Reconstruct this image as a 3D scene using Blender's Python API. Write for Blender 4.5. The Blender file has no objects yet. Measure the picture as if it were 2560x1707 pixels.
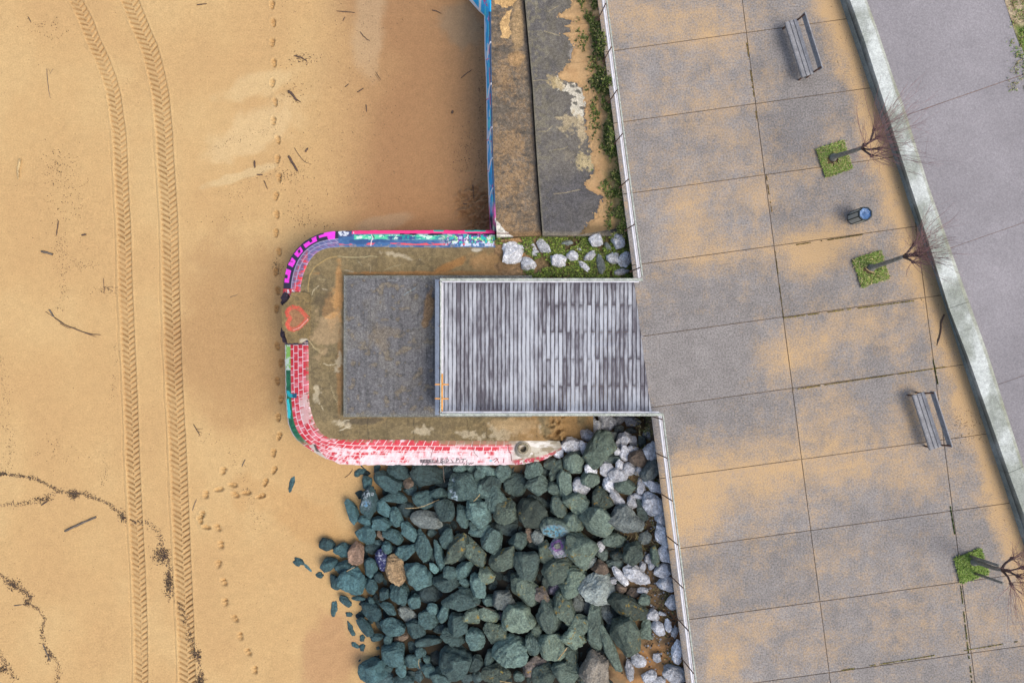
import bpy, bmesh, math, random
import numpy as np
from mathutils import Vector, Matrix

# ------------------------------------------------------------------ camera, sky, sun, exposure
S = bpy.context.scene
COL = S.collection
HC = 25.5            # drone height above the beach, metres
F = 2560.0 * 24 / 36 # focal length in pixels of the 2560 x 1707 photograph
cam_d = bpy.data.cameras.new("camera"); cam = bpy.data.objects.new("camera", cam_d); COL.objects.link(cam)
cam_d.lens = 24; cam_d.sensor_width = 36; cam_d.clip_end = 2000
cam.location = (0, 0, HC); cam.rotation_euler = (0, 0, 0)
S.camera = cam
SUN_EL, SUN_AZ = math.radians(58), math.radians(-25)   # azimuth measured from +x (east)
W = bpy.data.worlds.new("World"); S.world = W; W.use_nodes = True
nt = W.node_tree; bgn = nt.nodes["Background"]
skyn = nt.nodes.new("ShaderNodeTexSky"); skyn.sky_type = 'NISHITA'; skyn.sun_disc = False
skyn.sun_elevation = SUN_EL; skyn.sun_rotation = math.pi / 2 - SUN_AZ
skyn.air_density = 1.0; skyn.dust_density = 4.0; skyn.ozone_density = 0.6
nt.links.new(skyn.outputs[0], bgn.inputs[0]); bgn.inputs[1].default_value = 0.15
sun_d = bpy.data.lights.new("sun", 'SUN'); sun = bpy.data.objects.new("sun", sun_d); COL.objects.link(sun)
sun_d.energy = 0.95; sun_d.angle = math.radians(34); sun_d.color = (1.0, 0.95, 0.86)
sdir = Vector((math.cos(SUN_EL) * math.cos(SUN_AZ), math.cos(SUN_EL) * math.sin(SUN_AZ), math.sin(SUN_EL)))
sun.rotation_euler = sdir.to_track_quat('Z', 'Y').to_euler(); sun.location = (12, -2, 20)
S.view_settings.view_transform = 'Standard'; S.view_settings.look = 'None'
S.view_settings.gamma = 1; S.view_settings.use_curve_mapping = False
S.view_settings.exposure = 0.86
KA = 0.58            # photo brightness -> albedo

rng = np.random.default_rng(7)
random.seed(7)

# ------------------------------------------------------------------ helpers
def P(u, v, z):
    k = (HC - z) / F
    return ((u - 1280.0) * k, (853.5 - v) * k, z)
def PA(u, v, z):
    u = np.asarray(u, float); v = np.asarray(v, float); z = np.broadcast_to(np.asarray(z, float), u.shape)
    k = (HC - z) / F
    return np.stack([(u - 1280.0) * k, (853.5 - v) * k, z], -1)
def UV(p):
    p = np.asarray(p, float); k = (HC - p[..., 2]) / F
    return p[..., 0] / k + 1280.0, 853.5 - p[..., 1] / k
def sl(c):
    c = np.asarray(c, float) / 255.0
    return np.where(c <= 0.04045, c / 12.92, ((c + 0.055) / 1.055) ** 2.4)
def alb(r, g, b, k=None):
    return np.minimum(sl((r, g, b)) * (KA if k is None else k), 0.85)
def smooth(a, b, x):
    t = np.clip((np.asarray(x, float) - a) / (b - a), 0, 1); return t * t * (3 - 2 * t)
_TAB = rng.random((256, 256))
def vnoise(x, y):
    xi = np.floor(x).astype(int); yi = np.floor(y).astype(int)
    fx = x - xi; fy = y - yi; fx = fx * fx * (3 - 2 * fx); fy = fy * fy * (3 - 2 * fy)
    g = lambda i, j: _TAB[i & 255, j & 255]
    return (g(xi, yi) * (1 - fx) + g(xi + 1, yi) * fx) * (1 - fy) + (g(xi, yi + 1) * (1 - fx) + g(xi + 1, yi + 1) * fx) * fy
def fbm(x, y, o=4):
    x = np.asarray(x, float); y = np.asarray(y, float); s = 0; a = 0.5; tot = 0
    for i in range(o):
        s = s + a * vnoise(x * 2 ** i + 17.3 * i, y * 2 ** i + 9.7 * i); tot += a; a *= 0.5
    return s / tot
def resample(pts, n):
    p = np.asarray(pts, float); d = np.r_[0, np.cumsum(np.linalg.norm(np.diff(p, axis=0), axis=1))]
    t = np.linspace(0, d[-1], n)
    return np.stack([np.interp(t, d, p[:, i]) for i in range(p.shape[1])], -1)
def smooth_line(pts, n, it=3):
    p = np.asarray(pts, float)
    for _ in range(it):
        q = [p[0]]
        for a, b in zip(p[:-1], p[1:]): q += [a * .75 + b * .25, a * .25 + b * .75]
        q.append(p[-1]); p = np.array(q)
    return resample(p, n)
def seg_dist(u, v, pts, n_out=False):
    best = np.full(np.shape(u), 1e9)
    for (x0, y0), (x1, y1) in zip(pts[:-1], pts[1:]):
        dx, dy = x1 - x0, y1 - y0; L = dx * dx + dy * dy + 1e-9
        t = np.clip(((u - x0) * dx + (v - y0) * dy) / L, 0, 1)
        best = np.minimum(best, np.hypot(u - x0 - t * dx, v - y0 - t * dy))
    return best
def in_poly(u, v, poly):
    r = np.zeros(np.shape(u), bool); n = len(poly)
    for i in range(n):
        x0, y0 = poly[i]; x1, y1 = poly[(i + 1) % n]
        if y0 == y1: continue
        c = ((y0 > v) != (y1 > v)) & (u < (x1 - x0) * (v - y0) / (y1 - y0) + x0)
        r ^= c
    return r

class Paint:
    """flat paint on a surface, one colour per vertex (paint, stains, sand dusting and some painted-in shade)"""
    def __init__(s, u, v, base, k=None):
        s.k = k; s.u = np.asarray(u, float).ravel(); s.v = np.asarray(v, float).ravel()
        s.c = np.tile(alb(*base, k), (s.u.size, 1))
    def mix(s, a, rgb):
        a = np.clip(np.asarray(a, float), 0, 1).ravel()[:, None]; s.c = s.c * (1 - a) + alb(*rgb, s.k) * a
    def blob(s, cx, cy, rx, ry, ang, rgb, a=1., rough=.5, sc=18.):
        c, n = math.cos(math.radians(ang)), math.sin(math.radians(ang))
        dx, dy = s.u - cx, s.v - cy; p = (dx * c + dy * n) / rx; q = (-dx * n + dy * c) / ry
        d = np.hypot(p, q) + rough * (fbm(s.u / sc + cx, s.v / sc + cy) - .5) * 2
        s.mix(a * (1 - smooth(.55, 1.05, d)), rgb)
    def poly(s, pts, rgb, a=1., wob=0):
        u, v = s.u, s.v
        if wob: u = u + wob * (fbm(u / 9, v / 9) - .5); v = v + wob * (fbm(u / 9 + 50, v / 9) - .5)
        s.mix(a * in_poly(u, v, pts), rgb)
    def stroke(s, pts, w, rgb, a=1., soft=.6):
        d = seg_dist(s.u, s.v, pts); s.mix(a * (1 - smooth(w / 2 - soft, w / 2 + soft, d)), rgb)

def mesh_np(name, V, Fc, mat, parent=None, col=None, smooth_sh=True, attrs=None):
    V = np.ascontiguousarray(np.asarray(V, np.float32).reshape(-1, 3)); me = bpy.data.meshes.new(name)
    if isinstance(Fc, np.ndarray):
        k = Fc.shape[1]; nf = len(Fc); loops = np.ascontiguousarray(Fc.reshape(-1), np.int32)
        starts = np.arange(0, nf * k, k, dtype=np.int32)
    else:
        ln = np.array([len(f) for f in Fc]); nf = len(Fc)
        loops = np.array([i for f in Fc for i in f], np.int32); starts = np.r_[0, np.cumsum(ln)[:-1]].astype(np.int32)
    me.vertices.add(len(V)); me.vertices.foreach_set("co", V.ravel())
    me.loops.add(len(loops)); me.loops.foreach_set("vertex_index", loops)
    me.polygons.add(nf); me.polygons.foreach_set("loop_start", starts)
    me.update(calc_edges=True)
    me.polygons.foreach_set("use_smooth", np.full(nf, bool(smooth_sh)))
    if col is not None:
        a = me.color_attributes.new("col", 'FLOAT_COLOR', 'POINT')
        a.data.foreach_set("color", np.c_[col, np.ones(len(V))].astype(np.float32).ravel())
    for k, d in (attrs or {}).items():
        a = me.attributes.new(k, 'FLOAT', 'POINT'); a.data.foreach_set("value", np.asarray(d, np.float32).ravel())
    me.validate()
    if mat is not None: me.materials.append(mat)
    o = bpy.data.objects.new(name, me); COL.objects.link(o)
    if parent is not None:
        o.parent = parent
        o.matrix_parent_inverse = Matrix.Translation(parent.location).inverted() if parent.parent is None else Matrix.Identity(4)
    return o
def rebase(o):
    """move a one-mesh thing's origin to its base"""
    me = o.data; n = len(me.vertices); c = np.empty(n * 3, np.float32); me.vertices.foreach_get("co", c); c = c.reshape(-1, 3)
    b = np.array([(c[:, 0].min() + c[:, 0].max()) / 2, (c[:, 1].min() + c[:, 1].max()) / 2, c[:, 2].min()])
    me.vertices.foreach_set("co", (c - b).astype(np.float32).ravel()); o.location = b; me.update(); return o
def tag(o, label=None, cat=None, group=None, kind=None):
    if label: o["label"] = label
    if cat: o["category"] = cat
    if group: o["group"] = group
    if kind: o["kind"] = kind
    return o
def thing(name, loc, label, cat, group=None):
    o = bpy.data.objects.new(name, None); COL.objects.link(o); o.location = loc; o.empty_display_size = .2
    return tag(o, label, cat, group)
def grid_faces(n, m):
    i = np.arange(n * m).reshape(n, m)
    return np.stack([i[:-1, :-1], i[1:, :-1], i[1:, 1:], i[:-1, 1:]], -1).reshape(-1, 4)
def up_facing(V, Fc):
    a, b, c = V[Fc[0][0]], V[Fc[0][1]], V[Fc[0][2]]
    n = np.cross(b - a, c - a)
    return Fc if n[2] >= 0 else Fc[:, ::-1].copy()
def ruled(A, B, n, m):
    A = resample(A, n); B = resample(B, n); t = np.linspace(0, 1, m)[None, :, None]
    return A[:, None] * (1 - t) + B[:, None] * t          # n x m x 3, world
def solid_grid(G, depth):
    """grid top with vertical sides going down by depth"""
    n, m, _ = G.shape; V = G.reshape(-1, 3); Fc = up_facing(V, grid_faces(n, m)); i = np.arange(n * m).reshape(n, m)
    ring = np.r_[i[0, :-1], i[:-1, -1], i[-1, :0:-1], i[:0:-1, 0]]
    low = V[ring].copy(); low[:, 2] -= depth; k = len(V); r2 = np.arange(len(ring)) + k
    q = np.stack([ring, np.roll(ring, -1), np.roll(r2, -1), r2], -1)
    # outward: decide with the first quad
    ctr = V.mean(0); a, b, c = V[q[0][0]], V[q[0][1]], low[1]
    nn = np.cross(b - a, c - a)
    if np.dot(nn[:2], (a - ctr)[:2]) < 0: q = q[:, ::-1].copy()
    return np.r_[V, low], np.r_[Fc, q], len(V), ring
class MB:
    def __init__(s): s.V = []; s.F = []; s.C = []; s.n = 0
    def add(s, V, Fs, col=None):
        V = np.asarray(V, float).reshape(-1, 3); s.V.append(V); s.F += [tuple(int(i) + s.n for i in f) for f in Fs]
        s.C.append(np.tile(col if col is not None else (.5, .5, .5), (len(V), 1))); s.n += len(V)
    def box(s, c, size, R=None, col=None, ch=0.0):
        x, y, z = [k / 2 for k in size]
        if ch:
            V = [(-x, -y, -z), (x, -y, -z), (x, y, -z), (-x, y, -z), (-x, -y, z - ch), (x, -y, z - ch), (x, y, z - ch), (-x, y, z - ch),
                 (-x + ch, -y + ch, z), (x - ch, -y + ch, z), (x - ch, y - ch, z), (-x + ch, y - ch, z)]
            Fs = [(3, 2, 1, 0), (0, 1, 5, 4), (1, 2, 6, 5), (2, 3, 7, 6), (3, 0, 4, 7), (4, 5, 9, 8), (5, 6, 10, 9), (6, 7, 11, 10), (7, 4, 8, 11), (8, 9, 10, 11)]
        else:
            V = [(-x, -y, -z), (x, -y, -z), (x, y, -z), (-x, y, -z), (-x, -y, z), (x, -y, z), (x, y, z), (-x, y, z)]
            Fs = [(3, 2, 1, 0), (0, 1, 5, 4), (1, 2, 6, 5), (2, 3, 7, 6), (3, 0, 4, 7), (4, 5, 6, 7)]
        V = np.array(V)
        if R is not None: V = V @ np.array(R).T
        s.add(V + np.array(c), Fs, col)
    def beam(s, a, b, w, h, col=None, up=(0, 0, 1), ch=0.0):
        a = np.array(a, float); b = np.array(b, float); d = b - a; L = np.linalg.norm(d); x = d / L
        y = np.cross(up, x)
        if np.linalg.norm(y) < 1e-4: y = np.cross((1, 0, 0), x)
        y /= np.linalg.norm(y); z = np.cross(x, y)
        s.box((a + b) / 2, (L, w, h), np.stack([x, y, z], 1), col, ch)
    def tube(s, pts, rad, k=6, col=None, cap=True):
        pts = np.asarray(pts, float); n = len(pts); rad = np.broadcast_to(rad, (n,))
        V = []
        for i in range(n):
            d = pts[min(i + 1, n - 1)] - pts[max(i - 1, 0)]; d = d / (np.linalg.norm(d) + 1e-9)
            a = np.cross(d, (0, 0, 1) if abs(d[2]) < .9 else (1, 0, 0)); a /= np.linalg.norm(a); b = np.cross(d, a)
            for j in range(k):
                t = 2 * math.pi * j / k; V.append(pts[i] + rad[i] * (a * math.cos(t) + b * math.sin(t)))
        Fs = [(i * k + j, i * k + (j + 1) % k, (i + 1) * k + (j + 1) % k, (i + 1) * k + j) for i in range(n - 1) for j in range(k)]
        if cap: Fs += [tuple(range(k))[::-1], tuple((n - 1) * k + j for j in range(k))]
        s.add(V, Fs, col)
    def lathe(s, c, prof, k=24, col=None):
        V = []; Fs = []; n = len(prof)
        for r, z in prof:
            for j in range(k):
                t = 2 * math.pi * (j + .5) / k; V.append((c[0] + r * math.cos(t), c[1] + r * math.sin(t), c[2] + z))
        for i in range(n - 1):
            for j in range(k): Fs.append((i * k + j, i * k + (j + 1) % k, (i + 1) * k + (j + 1) % k, (i + 1) * k + j))
        s.add(V, Fs, col)
    def build(s, name, mat, parent=None, smooth_sh=False, col=False):
        return mesh_np(name, np.concatenate(s.V), s.F, mat, parent, np.concatenate(s.C) if col else None, smooth_sh)
def children_of(o): return [c for c in bpy.data.objects if c.parent == o]

# ------------------------------------------------------------------ materials
def new_mat(name, rough=.9):
    m = bpy.data.materials.new(name); m.use_nodes = True; t = m.node_tree; b = t.nodes["Principled BSDF"]
    b.inputs["Roughness"].default_value = rough; b.inputs["Specular IOR Level"].default_value = .25
    return m, t, b
def nd(t, typ, **kw):
    n = t.nodes.new(typ)
    for k, v in kw.items(): setattr(n, k, v)
    return n
def noise_val(t, vec, scale, detail=3, rough=.55):
    n = nd(t, "ShaderNodeTexNoise"); n.inputs["Scale"].default_value = scale; n.inputs["Detail"].default_value = detail
    n.inputs["Roughness"].default_value = rough; t.links.new(vec, n.inputs["Vector"]); return n.outputs["Fac"]
def mr(t, val, a, b, c, d):
    n = nd(t, "ShaderNodeMapRange"); t.links.new(val, n.inputs[0])
    for i, x in enumerate((a, b, c, d)): n.inputs[i + 1].default_value = x
    return n.outputs[0]
def mathn(t, op, a, b=None):
    n = nd(t, "ShaderNodeMath", operation=op)
    for i, x in enumerate((a, b)):
        if x is None: continue
        if isinstance(x, (int, float)): n.inputs[i].default_value = x
        else: t.links.new(x, n.inputs[i])
    return n.outputs[0]
def mixc(t, fac, a, b, mode='MIX'):
    n = nd(t, "ShaderNodeMix", data_type='RGBA', blend_type=mode)
    for i, x in ((0, fac), (6, a), (7, b)):
        if isinstance(x, (int, float)): n.inputs[i].default_value = x
        elif isinstance(x, (tuple, list, np.ndarray)): n.inputs[i].default_value = (*[float(q) for q in x][:3], 1)
        else: t.links.new(x, n.inputs[i])
    return n.outputs[2]
def scale_col(t, col, val):
    n = nd(t, "ShaderNodeVectorMath", operation='SCALE'); t.links.new(col, n.inputs[0])
    t.links.new(val, n.inputs[3]); return n.outputs[0]
def bump(t, b, h, dist, strength=1.0):
    n = nd(t, "ShaderNodeBump"); n.inputs["Distance"].default_value = dist; n.inputs["Strength"].default_value = strength
    t.links.new(h, n.inputs["Height"]); t.links.new(n.outputs[0], b.inputs["Normal"])
def pos(t): return nd(t, "ShaderNodeNewGeometry").outputs["Position"]
def attr_mat(name, speckles=((40, .5), (7, .25)), rough=.92, bd=.004, bs=1.0, base=None, spec=.2):
    """colour from the 'col' attribute (or a fixed base) with grain: ((scale, amount), ...)"""
    m, t, b = new_mat(name, rough); p = pos(t); b.inputs["Specular IOR Level"].default_value = spec
    if base is None: c = nd(t, "ShaderNodeAttribute", attribute_name="col").outputs["Color"]
    else:
        r = nd(t, "ShaderNodeRGB"); r.outputs[0].default_value = (*[float(q) for q in base], 1); c = r.outputs[0]
    h = None
    for sc, am in speckles:
        f = noise_val(t, p, sc, 3); c = scale_col(t, c, mr(t, f, .3, .7, 1 - am, 1 + am))
        h = f if h is None else mathn(t, 'ADD', h, f)
    t.links.new(c, b.inputs["Base Color"]); bump(t, b, h, bd, bs)
    return m
M = {}
M['sand'] = attr_mat("sand_grain", ((17, .13), (40, .12), (3.5, .05)), .95, .005)
M['soil'] = attr_mat("soil_and_sand", ((30, .35), (9, .3), (2, .2)), .95, .012)
M['concrete'] = attr_mat("weathered_concrete", ((26, .22), (9, .16), (2.2, .12)), .92, .004)
M['concrete_rough'] = attr_mat("rough_dark_concrete", ((32, .4), (12, .22), (3, .15)), .93, .006)
M['paint'] = attr_mat("graffiti_paint", ((30, .10), (6, .08)), .6, .003, spec=.35)
M['leaf'] = attr_mat("leaves", ((20, .25),), .7, .001)
M['debris'] = attr_mat("debris", ((15, .3),), .95, .002)
M['wood_grey'] = attr_mat("grey_driftwood", ((25, .35), (6, .25)), .9, .004, base=alb(120, 110, 100))
M['wood_dark'] = attr_mat("dark_driftwood", ((25, .35), (6, .25)), .9, .004, base=alb(104, 86, 76))
M['wood_pale'] = attr_mat("bleached_driftwood", ((25, .3), (9, .35)), .9, .004, base=alb(205, 178, 130))
M['bark'] = attr_mat("tree_bark", ((30, .4), (8, .25)), .95, .006, base=alb(158, 154, 142))
M['twig'] = attr_mat("twig_bark", ((10, .3),), .85, .001, base=alb(172, 134, 132))
M['twig_dark'] = attr_mat("branch_bark", ((20, .35),), .9, .003, base=alb(116, 98, 94))
M['rust'] = attr_mat("rusty_steel", ((40, .4), (9, .3)), .8, .002, base=alb(122, 92, 76))
M['white_wood'] = attr_mat("whitewashed_timber", ((45, .15), (7, .12)), .75, .002, base=alb(230, 229, 232, .64))
M['rail_top'] = attr_mat("lichened_grey_rail", ((40, .35), (9, .3)), .9, .003, base=alb(186, 192, 180))
M['steel'] = attr_mat("galvanised_steel", ((12, .15),), .45, .001, base=alb(140, 152, 168), spec=.5)
M['bench_wood'] = attr_mat("weathered_bench_timber", ((30, .25), (5, .2)), .85, .003, base=alb(158, 158, 160))
M['orange'] = attr_mat("orange_painted_timber", ((25, .12), (4, .1)), .6, .002, base=alb(246, 176, 92))
M['bin_panel'] = attr_mat("bin_panel", ((18, .12),), .6, .001, base=alb(196, 196, 184))
M['bin_frame'] = attr_mat("bin_frame", ((18, .12),), .55, .001, base=alb(52, 62, 60))
M['bag'] = attr_mat("blue_bin_liner", ((14, .12), (5, .2)), .3, .03, base=alb(98, 142, 196), spec=.5)
M['black'] = attr_mat("dark_hole", ((9, .1),), .9, .002, base=(.012, .012, .012))
# ------------------------------------------------------------------ beach
def spread(segs):
    out = []
    for a, b, st in segs: out.append(np.arange(a, b, st))
    return np.unique(np.concatenate(out))
def grow(a, b, first):
    r = [a]; s = first * np.sign(b - a)
    while abs(b - r[-1]) > abs(s): r.append(r[-1] + s); s *= 1.25
    r.append(b); return np.array(r[1:])
def bed(x, y):
    t = np.clip((np.asarray(x, float) + 6.3) / 11.2, 0, 1.15)
    return 2.25 * t ** 1.5 * smooth(-2.0, -4.2, y)
TRK_L = [(189, -30), (189, 0), (213, 48), (231, 96), (255, 148), (272, 192), (284, 237), (290, 281), (298, 333), (300, 370), (303, 444), (307, 518), (310, 560),
         (314, 708), (320, 856), (327, 1004), (331, 1127), (338, 1275), (346, 1423), (351, 1571), (353, 1707), (356, 1800)]
TRK_R = [(310, -30), (324, 0), (339, 37), (353, 74), (370, 111), (381, 148), (392, 192), (401, 237), (405, 281), (410, 333), (414, 407), (419, 481), (424, 560),
         (427, 708), (431, 856), (438, 1004), (445, 1127), (451, 1275), (457, 1423), (464, 1571), (468, 1707), (471, 1800)]
FOOT = [(680, 13), (683, 57), (681, 107), (685, 158), (681, 208), (688, 256), (684, 303), (695, 350), (694, 399), (698, 444), (690, 491), (692, 537), (690, 583),
        (698, 630), (690, 680), (695, 727), (692, 772), (694, 865), (703, 907), (694, 952), (703, 998), (696, 1043), (698, 1090), (684, 1132), (685, 1175),
        (663, 1206), (653, 1240), (616, 1232), (588, 1236), (582, 1212), (547, 1223), (514, 1236), (558, 1177), (505, 1287), (500, 1300), (516, 1318), (544, 1319),
        (552, 1362), (546, 1410), (560, 1455), (564, 1505), (587, 1546), (601, 1590), (620, 1630), (637, 1675), (640, 1720)]
xs = np.unique(np.r_[grow(-19.6, -90, .15), spread([(-19.6, -17.2, .10), (-17.2, -11.6, .0205), (-11.6, -9.5, .07), (-9.5, -8.2, .034), (-8.2, -2.9, .075), (-2.9, -.2, .036), (-.2, 7.5, .12)])])
ys = np.unique(np.r_[grow(-13.3, -80, .15), spread([(-13.2, 13.2, .021)]), grow(13.3, 80, .15)])
X, Y = np.meshgrid(xs, ys, indexing='ij')
Z = .05 * (fbm(X / 3.1 + 5, Y / 3.1, 3) - .5) + .025 * (fbm(X * 1.7, Y * 1.7, 3) - .5) + .007 * (fbm(X * 9, Y * 9, 3) - .5)
Z += bed(X, Y) + .12 * smooth(-3.2, -.6, X) * smooth(3.6, 6, Y)
U, Vv = X * F / HC + 1280, 853.5 - Y * F / HC
def track(line, hw, pitch, k, dep):
    global Z
    p = np.array(line, float); xc = np.interp(Vv, p[:, 1], p[:, 0]); sl_ = np.gradient(p[:, 0], p[:, 1])
    ds = np.interp(Vv, p[:, 1], sl_); w = (U - xc) / np.sqrt(1 + ds ** 2)
    L = np.r_[0, np.cumsum(np.hypot(np.diff(p[:, 0]), np.diff(p[:, 1])))]; s = np.interp(Vv, p[:, 1], L) + w * ds / np.sqrt(1 + ds ** 2) * .9
    near = np.abs(w) < hw * 2.2
    wobble = 1.5 * (fbm(U / 25, Vv / 25, 2) - .5)
    inside = smooth(hw + 1.8, hw - 1.2, np.abs(w))
    ph = (s + k * np.abs(w) + wobble + np.where(w > 0, pitch * .5, 0)) / pitch; ph = ph - np.floor(ph)
    lug = smooth(0, .10, ph) * (1 - smooth(.22, .42, ph))
    fade = .25 + 1.0 * fbm(U / 34, Vv / 42, 3)
    mid = smooth(hw * .02, hw * .12, np.abs(w - hw * .04))
    h = -.030 * inside - dep * inside * lug * fade * mid
    h += .012 * np.exp(-((np.abs(w) - hw - 3) / 2.6) ** 2) * (.5 + fbm(U / 14, Vv / 14, 2))
    h -= .016 * np.exp(-((w + hw + 9 + 5 * (fbm(U * 0, Vv / 45, 3) - .5)) / 1.1) ** 2) * smooth(240, 420, Vv)
    Z = Z + np.where(near, h, 0); return np.where(near, inside * (.12 + .88 * lug * fade), 0)
rl = track(TRK_L, 16, 13.7, .62, .085) + track(TRK_R, 20, 13.7, .62, .085)
prev = FOOT[0]
for i, (fu, fv) in enumerate(FOOT):
    nx = FOOT[min(i + 1, len(FOOT) - 1)]; pv = FOOT[max(i - 1, 0)]
    ang = math.atan2(nx[1] - pv[1], nx[0] - pv[0]) + .12 * (-1) ** i
    m = (np.abs(U - fu) < 22) & (np.abs(Vv - fv) < 22); du, dv = U[m] - fu, Vv[m] - fv
    p = du * math.cos(ang) + dv * math.sin(ang); q = -du * math.sin(ang) + dv * math.cos(ang)
    d = np.hypot(p / (11.0), q / (5.4 - .9 * np.tanh(p / 4) + .6 * np.abs(np.tanh(p / 3))))
    heel = .6 + .5 * (np.abs(p) > 2)
    Z[m] += -.13 * heel * (1 - smooth(.6, 1.15, d)) + .012 * np.exp(-((d - 1.45) / .35) ** 2)
tr = smooth(1, .45, np.hypot((U - 1188) / 66, (Vv - 520) / 84) + .5 * (fbm(U / 30, Vv / 30) - .5))      # trampled corner
rid = np.abs(fbm(U / 17 + 3, Vv / 15, 3) - .5) * 2
Z += tr * (.36 * (rid - .28) + .10 * (fbm(U / 5, Vv / 5, 2) - .5))
rip = smooth(1000, 1300, Vv) * smooth(1000, 760, U) * smooth(480, 600, U)
Z += rip * .03 * (fbm(U / 120 + 2, (Vv + .5 * U) / 26, 3) - .5)
pt = Paint(U, Vv, (215, 178, 123))
n1 = fbm(U / 130, Vv / 160, 4).ravel(); n2 = fbm(U / 30, Vv / 30, 3).ravel(); u_, v_ = pt.u, pt.v
pt.mix(.30 * smooth(.45, .75, n1), (227, 197, 141)); pt.mix(.22 * smooth(.5, .25, n1), (201, 160, 110))
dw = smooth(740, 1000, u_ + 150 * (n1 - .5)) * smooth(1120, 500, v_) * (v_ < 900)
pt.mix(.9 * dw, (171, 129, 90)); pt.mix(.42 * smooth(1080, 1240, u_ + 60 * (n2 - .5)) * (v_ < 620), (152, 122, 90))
pt.blob(590, 820, 190, 300, 0, (186, 146, 100), .62, .3, 70)  # bunker's soft shade and some damp, both put into the sand colour
pt.blob(918, 75, 46, 190, 2, (204, 176, 136), .55, .4, 50); pt.blob(1160, 70, 70, 60, 0, (150, 135, 110), .5, .5, 40)
pt.blob(960, 555, 80, 22, -12, (190, 165, 128), .55, .4, 40); pt.blob(640, 330, 150, 60, -25, (231, 203, 152), .55, .5, 40)
pt.blob(600, 440, 110, 14, -17, (226, 200, 150), .6, .5, 30); pt.blob(640, 215, 120, 40, -20, (229, 202, 150), .5, .5, 40)
pt.blob(760, 1300, 240, 60, 25, (205, 160, 104), .4, .6, 60); pt.blob(830, 1640, 90, 120, 0, (188, 142, 104), .55, .5, 60)
pt.mix(.45 * tr.ravel() * smooth(.3, .1, rid.ravel()), (140, 108, 76))
# soil of the rock bed on the right, gap shade painted under boulders
soil = smooth(1020, 1200, u_) * (v_ > 1000)
pile = smooth(895, 960, u_ - np.interp(v_, [1165, 1300, 1430, 1600, 1720], [30, -20, -30, 10, 10])) * smooth(1570, 1500, u_ + np.clip(v_ - 1500, 0, 100) * .6) * smooth(1150, 1175, v_)
pt.mix(soil * .75, (120, 98, 76)); pt.mix(soil * smooth(.5, .65, n2) * .7, (86, 68, 54))
pt.mix(pile * .92, (36, 38, 35)); pt.blob(1625, 1625, 90, 110, 25, (205, 155, 102), 1, .5, 30); pt.blob(1655, 1450, 40, 100, 5, (176, 128, 88), .8, .7, 25)
pt.blob(1420, 1075, 80, 40, 5, (178, 140, 92), .8, .5, 30)
pt.mix(.55 * rl.ravel(), (160, 120, 76))  # tread grooves tinted darker, their shade put into the sand colour
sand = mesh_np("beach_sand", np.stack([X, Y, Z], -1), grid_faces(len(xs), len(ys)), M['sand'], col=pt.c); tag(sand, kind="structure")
def zsand(x, y):
    i = int(np.clip(np.searchsorted(xs, x), 0, len(xs) - 1)); j = int(np.clip(np.searchsorted(ys, y), 0, len(ys) - 1)); return float(Z[i, j])
gm = attr_mat("far_ground", ((2, .2),), .95, .01, base=alb(170, 145, 110))
g = mesh_np("ground", [(-400, -400, -3), (400, -400, -3), (400, 400, -3), (-400, 400, -3)], np.array([[0, 1, 2, 3]]), gm); tag(g, kind="structure")

# ------------------------------------------------------------------ promenade: slabs on a base
V1 = lambda v: 1866 + (v - 82) * .1295
HROW = [82 + 177.6 * i for i in range(-7, 17)]
def slab_pt(col, hv):     # joint crossing; columns are 4.68 m wide
    du = (col - 1) * 355.0; return V1(hv) + du, hv - .1375 * du
BLOBS = [(1650, 40, 140, 75, .75), (1780, 95, 90, 60, .6), (1560, 20, 60, 40, .6), (2060, 60, 80, 60, .45), (1730, 500, 70, 70, .8), (1700, 580, 60, 80, .75), (1780, 640, 120, 40, .7),
         (1900, 480, 60, 50, .7), (1990, 600, 120, 40, .75), (2090, 590, 90, 40, .8), (2040, 640, 100, 45, .85), (2010, 665, 50, 40, .75), (2000, 870, 110, 60, .85), (1940, 900, 70, 50, .7),
         (2080, 1050, 95, 90, .75), (2000, 1160, 120, 60, .85), (1760, 1190, 130, 110, .8), (1700, 1310, 60, 80, .8), (1900, 1200, 90, 70, .85), (1730, 1240, 80, 100, .8), (1830, 1650, 40, 60, .75),
         (1780, 1640, 30, 80, .7), (1900, 1560, 60, 40, .65), (1740, 1480, 70, 40, .6), (2200, 1080, 60, 80, .6), (2160, 1170, 80, 60, .55), (2300, 1190, 90, 60, .65), (2120, 800, 100, 50, .55),
         (2230, 850, 70, 70, .55), (2280, 700, 60, 90, .6), (1960, 200, 60, 60, .4), (1760, 280, 110, 80, .42), (1900, 330, 60, 60, .35), (1990, 420, 60, 30, .5), (2090, 350, 70, 60, .4),
         (2230, 1580, 100, 60, .35), (2030, 1620, 80, 40, .35), (2060, 1420, 50, 40, .45), (2320, 1030, 90, 60, .5), (2070, 1270, 60, 40, .4), (2480, 1560, 60, 60, .5), (1620, 230, 60, 40, .4)]
THIN_DUST = [(2010, 190, 45, 120, -.55), (1960, 130, 50, 110, -.45), (2190, 1010, 45, 120, -.6), (1740, 960, 160, 160, -.5), (1760, 840, 150, 90, -.5), (1660, 560, 60, 120, -.4), (2150, 1300, 110, 50, -.35)]  # dust thinned around these points
KERB0 = [(2050, -160), (2100, 0), (2159, 173), (2200, 293), (2257, 460), (2282, 537), (2338, 689), (2367, 780), (2405, 900), (2499, 1182), (2552, 1340), (2690, 1740)]
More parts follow.
